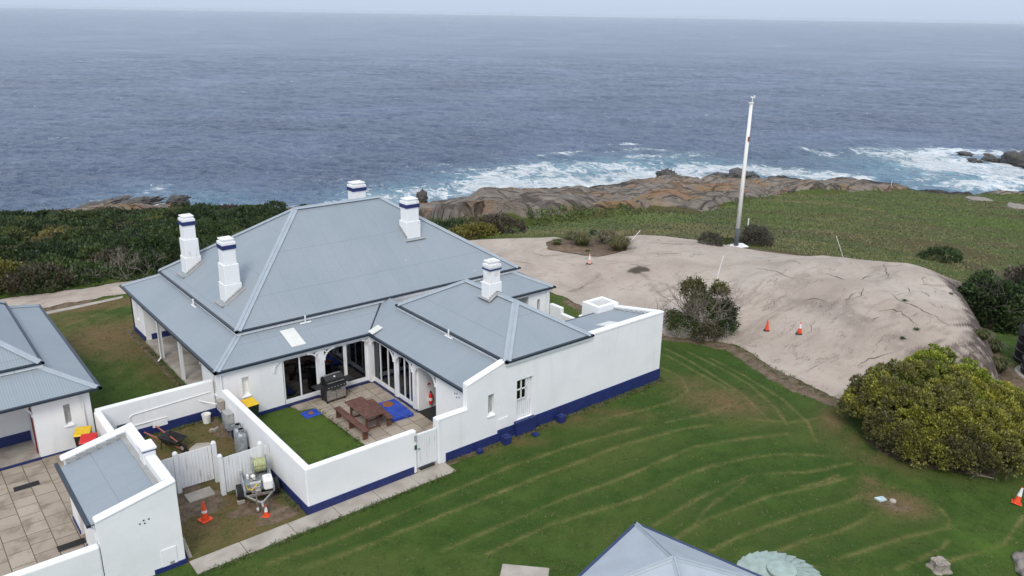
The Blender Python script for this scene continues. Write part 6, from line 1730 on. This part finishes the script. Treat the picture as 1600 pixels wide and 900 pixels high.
for (px, py), lab, sd in (((1414, 470), "small dark plant rooted in a crack near the top of the rock dome", 91), ((1432, 515), "low weed in a crack half way down the rock dome", 92), ((1410, 529), "tiny tuft in a crack low on the rock dome above the round tree", 93), ((1486, 460), "tiny brown tuft on the right shoulder of the rock dome", 94)):
    tussock(lab, on(px, py)[:2], .22, 45, DEEP if sd != 94 else GREY, sd, "plants in the cracks of the rock dome", .9)
def water_tanks():
    for (x, y), r, h, lab, sd in (((44.9, 11.75), 1.22, 2.05, "black ribbed water tank with a small white vent on its lid", 1), ((46.4, 12.75), 1.1, 2.15, "older black tank with a torn cover just behind a ribbed one", 2)):
        t = thing("water_tank", lab, "tank", (x, y, gp(x, y)))
        prof = [(r, 0)]
        for i in range(4): z = .25 + i * .45; prof += [(r, z), (r + .05, z + .03), (r + .05, z + .09), (r, z + .12)]
        prof += [(r, h - .22), (r * .9, h - .12), (r * .3, h)]
        m = MB(); m.lathe((0, 0, 0), prof, 30); b = m.build("body", "black_plastic", t, local=True)
        if sd == 1:
            m = MB(); m.lathe((0, 0, h - .02), [(.28, 0), (.28, .07), (.2, .09)], 16); m.build("lid", "black_plastic", t, local=True)
            m = MB(); m.lathe((.1, -.1, h + .07), [(.12, 0), (.12, .03)], 12); m.build("vent", "white_plastic", t, local=True)
        else:
            m = MB(); n = 20
            for k in range(n): a = 2 * math.pi * k / n; m.v.append((1.0 * r * math.cos(a), r * math.sin(a), h - .1)); m.v.append((r * (1.1 + .12 * math.sin(k * 2.7)) * math.cos(a), r * (1.1 + .12 * math.sin(k * 2.7)) * math.sin(a), h - .42 - .16 * math.sin(k * 1.9)))
            for k in range(n): m.f.append((2 * k, 2 * k + 1, (2 * k + 3) % (2 * n), (2 * k + 2) % (2 * n)))
            m.build("torn_cover", "rubber", t, local=True)
        p = MB(); p.lathe((0, 0, -.1), [(r + .3, 0), (r + .25, .14)], 24); p.build("base_pad", "path", t, local=True)
water_tanks()

# dense wind-clipped scrub falling to the sea at the left
def scrub():
    rng = np.random.default_rng(101)
    v = Veg()
    pals = [DEEP, DEEP, GREEN, [(.026, .034, .014), (.04, .058, .018), (.06, .085, .024)], [(.07, .055, .04), (.09, .075, .05), (.06, .055, .035)], [(.075, .085, .02), (.11, .12, .025)]]
    pw = [.34, .26, .2, .12, .05, .03]
    lo_az = SCRUBAZ; cnt = 0; pts = []
    for _ in range(60000):
        az = lo_az + rng.random() * (R(93) - lo_az)
        rl = float(np.interp(az, *ROCKLOW)); r0 = float(np.interp(az, *EDGE0))
        front = 55.6 if az > R(70) else r0 - 2
        r = front + (rl + 1 - front) * rng.random() ** 1.25
        x, y = r * math.cos(az), r * math.sin(az)
        rad = 1.2 + 2.3 * rng.random() ** 1.4 + .004 * r
        if r < front + rad * .70: r = front + rad * .70; x, y = r * math.cos(az), r * math.sin(az)
        if any((x - a) ** 2 + (y - b) ** 2 < (.62 * (rad + c)) ** 2 for a, b, c in pts[-700:]): continue
        pts.append((x, y, rad)); cnt += 1
        if cnt >= 760: break
    P0 = np.array(pts); Z = ground_z(P0[:, 0], P0[:, 1])
    dome_d = poly_sd(P0[:, 0], P0[:, 1], DOME)
    pat = fbm(P0[:, 0] * .045, P0[:, 1] * .045, 3, 200)
    for (x, y, rad), z, dd, pt in zip(pts, Z, dome_d, pat):
        if dd > -.55 * rad: continue
        r = math.hypot(x, y); az = math.atan2(y, x)
        if az < SCRUBAZ or (az < R(68) and r < 75): continue
        h = rad * (.42 + .62 * rng.random()) * (0.55 if pt < -.35 else 1) * (1 - .55 * min(1, max(0, (r - 95) / 80)))
        L = max(.19, r * .0026); n = int(95 * (rad * rad) / (L * L) * .040) + 22
        n = min(n, 620)
        P, N = shell(rng, n, (x, y, z - .15), (rad, rad, h + .3), .3, int(rng.integers(1000)), -.02)
        pal = pals[rng.choice(6, p=pw)] if pt > -.35 else [(.075, .08, .03), (.10, .09, .045), (.05, .06, .02)]
        v.add(*tufts(rng, P, N, 7, L * .4, L, .30, pal, .5, .55, .5))
    o = v.make("scrub_vegetation", "leaves"); struct(o, "stuff")
    # what stands out of it
    YEL = [(.13, .13, .025), (.20, .17, .04), (.09, .11, .02)]
    for (px, py), rad, pal, lab, sd in (((83, 386), (1.8, 1.5, 1.1), [(.26, .20, .07), (.16, .13, .05)], "straw yellow bush in the middle of the dark scrub", 301), ((93, 379), (1.7, 1.5, 1.1), YEL, "lime yellow bush behind the straw yellow one in the dark scrub", 302), ((9, 440), (1.7, 1.4, 1.5), YEL, "yellow green bush above the bare rock strip behind the arched verandah cottage", 303), ((60, 440), (1.9, 1.5, 1.0), [(.075, .062, .042), (.09, .075, .05), (.05, .055, .028)], "brownish dying bush low in the dark scrub above the bare rock strip", 304), ((250, 362), (1.9, 1.6, 1.2), YEL, "yellow tinged bush high in the scrub left of the chimneys", 305), ((195, 388), (2.6, 2.0, 1.2), [(.10, .085, .07), (.08, .07, .055)], "grey brown leafless patch of shrub in the middle of the scrub", 306), ((165, 378), (2.2, 1.8, 1.1), [(.075, .06, .05), (.09, .08, .06)], "grey brown twiggy shrub left of the leafless patch in the scrub", 307)):
        x, y = meet(px, py + 4) if py < 420 else gz(px, py + 12); z = gp(x, y)
        r = math.hypot(x, y); k = max(1, r / 75)
        shrub("scrub_bush", lab, "bush", (x, y, .4), tuple(q * k for q in rad), 260, 7, max(.2, r * .003), .3, pal, sd, None, (4, 3, (.10, .085, .07), .03))
    for (px, py), h, lab, sd in (((125, 436), 1.4, "grey dead shrub with spreading bare branches at the left of the scrub edge", 311), ((200, 432), 1.7, "tall bare dead shrub in front of the scrub, left of the white cottage roof", 312), ((228, 424), 1.5, "bare dead shrub next to the cottage roof at the scrub edge", 313), ((158, 432), 1.3, "thin bare dead shrub between two larger ones at the scrub edge", 314), ((175, 424), 1.1, "small bare dead shrub behind the others at the scrub edge", 315)):
        x, y = gz(px, py + 4); x, y = x * 1.0, y * 1.0
        shrub("dead_shrub", lab, "dead shrub", (x, y), (1.1, 1.1, h), 0, 0, 0, 0, GREY, sd, "dead shrubs at the scrub edge", (4, 4, (.25, .22, .185), .03), tw_h=h)
    for (px, py), rad, lab, sd, pal in (((775, 362), (2.6, 1.9, 1.2), "brown leafless thicket beyond the rock right of the main roof", 321, [(.075, .058, .045), (.10, .08, .06)]), ((752, 363), (1.8, 1.5, .9), "dull brown thicket touching the main roof ridge line", 322, [(.085, .065, .045), (.11, .085, .05)]), ((716, 361), (2.8, 1.9, 1.0), "dark green bush just right of the front roof chimney beyond the house", 323, DEEP), ((735, 368), (2.6, 1.2, .7), "yellowish low bush along the rock edge beyond the main roof", 324, YEL)):
        x, y = meet(px, py + 5); shrub("shore_thicket", lab, "bush", (x, y, .2), rad, 300, 7, .26, .25, pal, sd, None, (7, 4, (.13, .10, .08), .03))
scrub()

def rough_grass():
    rng = np.random.default_rng(131); N = 15000
    az = R(10) + rng.random(N) * (float(BUSHAZ) - R(10)); 
    r0 = np.interp(az, *EDGE0) + 2; rl = np.interp(az, *ROCKLOW)
    r = r0 + (rl - r0) * rng.random(N) ** 1.2
    x, y = r * np.cos(az), r * np.sin(az)
    ok = (poly_sd(x, y, DOME) < -.4) & (r > 56); x, y, r = x[ok], y[ok], r[ok]; n = len(x)
    z = ground_z(x, y); per = 7
    X = np.repeat(x, per) + rng.normal(size=n * per) * .28; Y = np.repeat(y, per) + rng.normal(size=n * per) * .28; Z = np.repeat(z, per) - .08
    a = rng.random(n * per) * 2 * math.pi; tl = .3 + .8 * rng.random(n * per)
    D = np.stack([np.cos(a) * tl, np.sin(a) * tl, np.ones(n * per)], 1)
    L = np.repeat(.27 + .0010 * r, per) * (.6 + .6 * rng.random(n * per))
    V, F = blade_arrays(np.stack([X, Y, Z], 1), D, L, np.repeat(.0007 * r, per), .5, rng)
    p = fbm(x * .03, y * .03, 4, 210); q = fbm(x * .11, y * .11, 3, 211)
    A = np.array([.115, .152, .036]); B = np.array([.175, .160, .065]); Cc = np.array([.078, .100, .034]); Dd = np.array([.135, .190, .034])
    fc = meet(1580, 352); br = np.exp(-(((x - fc[0]) ** 2 + (y - fc[1]) ** 2) / 15.0 ** 2))
    w = sstep(p, .02, .28)[:, None]; w2 = sstep(q, .1, .4)[:, None]
    col = A * (1 - w) + B * w; col = col * (1 - .6 * w2) + Cc * .6 * w2; col = col * (1 - br[:, None] * .8) + Dd * br[:, None] * .8
    col = np.repeat(np.repeat(col, per, 0) * (.85 + .3 * rng.random((n * per, 1))), 6, 0)
    v = Veg(); v.add(V, F, np.concatenate([col, np.ones((len(col), 1))], 1))
    struct(v.make("rough_grass", "leaves"), "stuff")
rough_grass()

def lawn_grass():
    """short tufts through the mown lawn, longer ones along the foot of walls, rock and paths"""
    rng = np.random.default_rng(141); N = 30000
    az = R(12) + rng.random(N) * R(76); r = np.sqrt(20 ** 2 + rng.random(N) * (58 ** 2 - 20 ** 2))
    x, y = r * np.cos(az), r * np.sin(az)
    E = []
    def along(P, n, w, dx=0, dy=0):
        P = np.array(P, float); L = np.hypot(*(P[1:] - P[:-1]).T); k = rng.choice(len(L), n, p=L / L.sum()); t = rng.random((n, 1))
        E.append(P[k] * (1 - t) + P[k + 1] * t + rng.normal(size=(n, 2)) * w)
    along([(16.1, 23.36), (28.9, 23.36)], 420, .07); along([(28.95, 23.4), (28.95, 26.8)], 120, .07)
    along(DOME[:9], 500, .35); along([(5.95, 22.64), (16.05, 22.64)], 260, .04); along([(10.5, 23.9), (10.5, 31.3)], 160, .07); along([(10.5, 23.92), (14.1, 23.92)], 110, .06); along([(14.1, 24), (14.05, 30.9)], 120, .05)
    along([(10.05, 34.4), (10.1, 45.6)], 160, .08); along([(5.95, 32.7), (9.9, 32.75)], 110, .08); along([(5.98, 24.2), (5.98, 27.7)], 90, .07); along([(9.98, 24), (9.98, 26.5)], 80, .07); along([(8.4, 26.5), (9.8, 26.5)], 50, .06)
    e = np.concatenate(E); ne = len(e)
    x = np.concatenate([x, e[:, 0]]); y = np.concatenate([y, e[:, 1]]); n = len(x); edge = np.arange(n) >= n - ne
    ok = poly_sd(x, y, DOME) < .1
    for x0, x1, y0, y1 in ((-20, 5.9, 20, 60), (5.9, 17.45, 22.68, 23.85), (10.08, 28.9, 31.6, 46), (14.0, 30, 23.3, 46)): ok &= ~((x > x0) & (x < x1) & (y > y0) & (y < y1)) | (edge & (x > 5.9))
    ok &= ~((x > 10.1) & (x < 10.45) & (y > 23.4) & (y < 31.6))
    x, y, edge = x[ok], y[ok], edge[ok]; n = len(x); per = 5
    z = ground_z(x, y)
    X = np.repeat(x, per) + rng.normal(size=n * per) * .05; Y = np.repeat(y, per) + rng.normal(size=n * per) * .05; Z = np.repeat(z, per) - .01
    a = rng.random(n * per) * 2 * math.pi; tl = .4 + .9 * rng.random(n * per); D = np.stack([np.cos(a) * tl, np.sin(a) * tl, np.ones(n * per)], 1)
    h = np.repeat(np.where(edge, .16, .075), per) * (.6 + .8 * rng.random(n * per))
    V, F = blade_arrays(np.stack([X, Y, Z], 1), D, h, np.where(np.repeat(edge, per), .010, .012), .4, rng)
    q = fbm(x * .25, y * .25, 4, 220); w = sstep(q + .15 * rng.normal(size=n), -.1, .45)[:, None]
    col = np.array([.050, .095, .016]) * (1 - w) + np.array([.115, .125, .034]) * w
    dry = (rng.random(n) < .10)[:, None]; col = np.where(dry, np.array([.19, .155, .075]), col)
    col = np.repeat(np.repeat(col, per, 0) * (.75 + .5 * rng.random((n * per, 1))), 6, 0)
    v = Veg(); v.add(V, F, np.concatenate([col, np.ones((len(col), 1))], 1)); struct(v.make("lawn_grass", "leaves"), "stuff")
lawn_grass()

# ------------------------------------------------------------------ sea air
def haze():
    m = bpy.data.materials.new("sea_air"); m.use_nodes = True; t = m.node_tree; t.nodes.clear()
    o = t.nodes.new("ShaderNodeOutputMaterial"); v = t.nodes.new("ShaderNodeVolumePrincipled")
    v.inputs["Color"].default_value = (0.86, 0.92, 1.0, 1); v.inputs["Density"].default_value = HAZE
    t.links.new(v.outputs[0], o.inputs["Volume"])
    b = MB(); b.box(-27500, 27500, -27500, 27500, SEA - 12, 21)
    h = b.build("haze", m); struct(h, "stuff")
HAZE = 2.8e-5
haze()
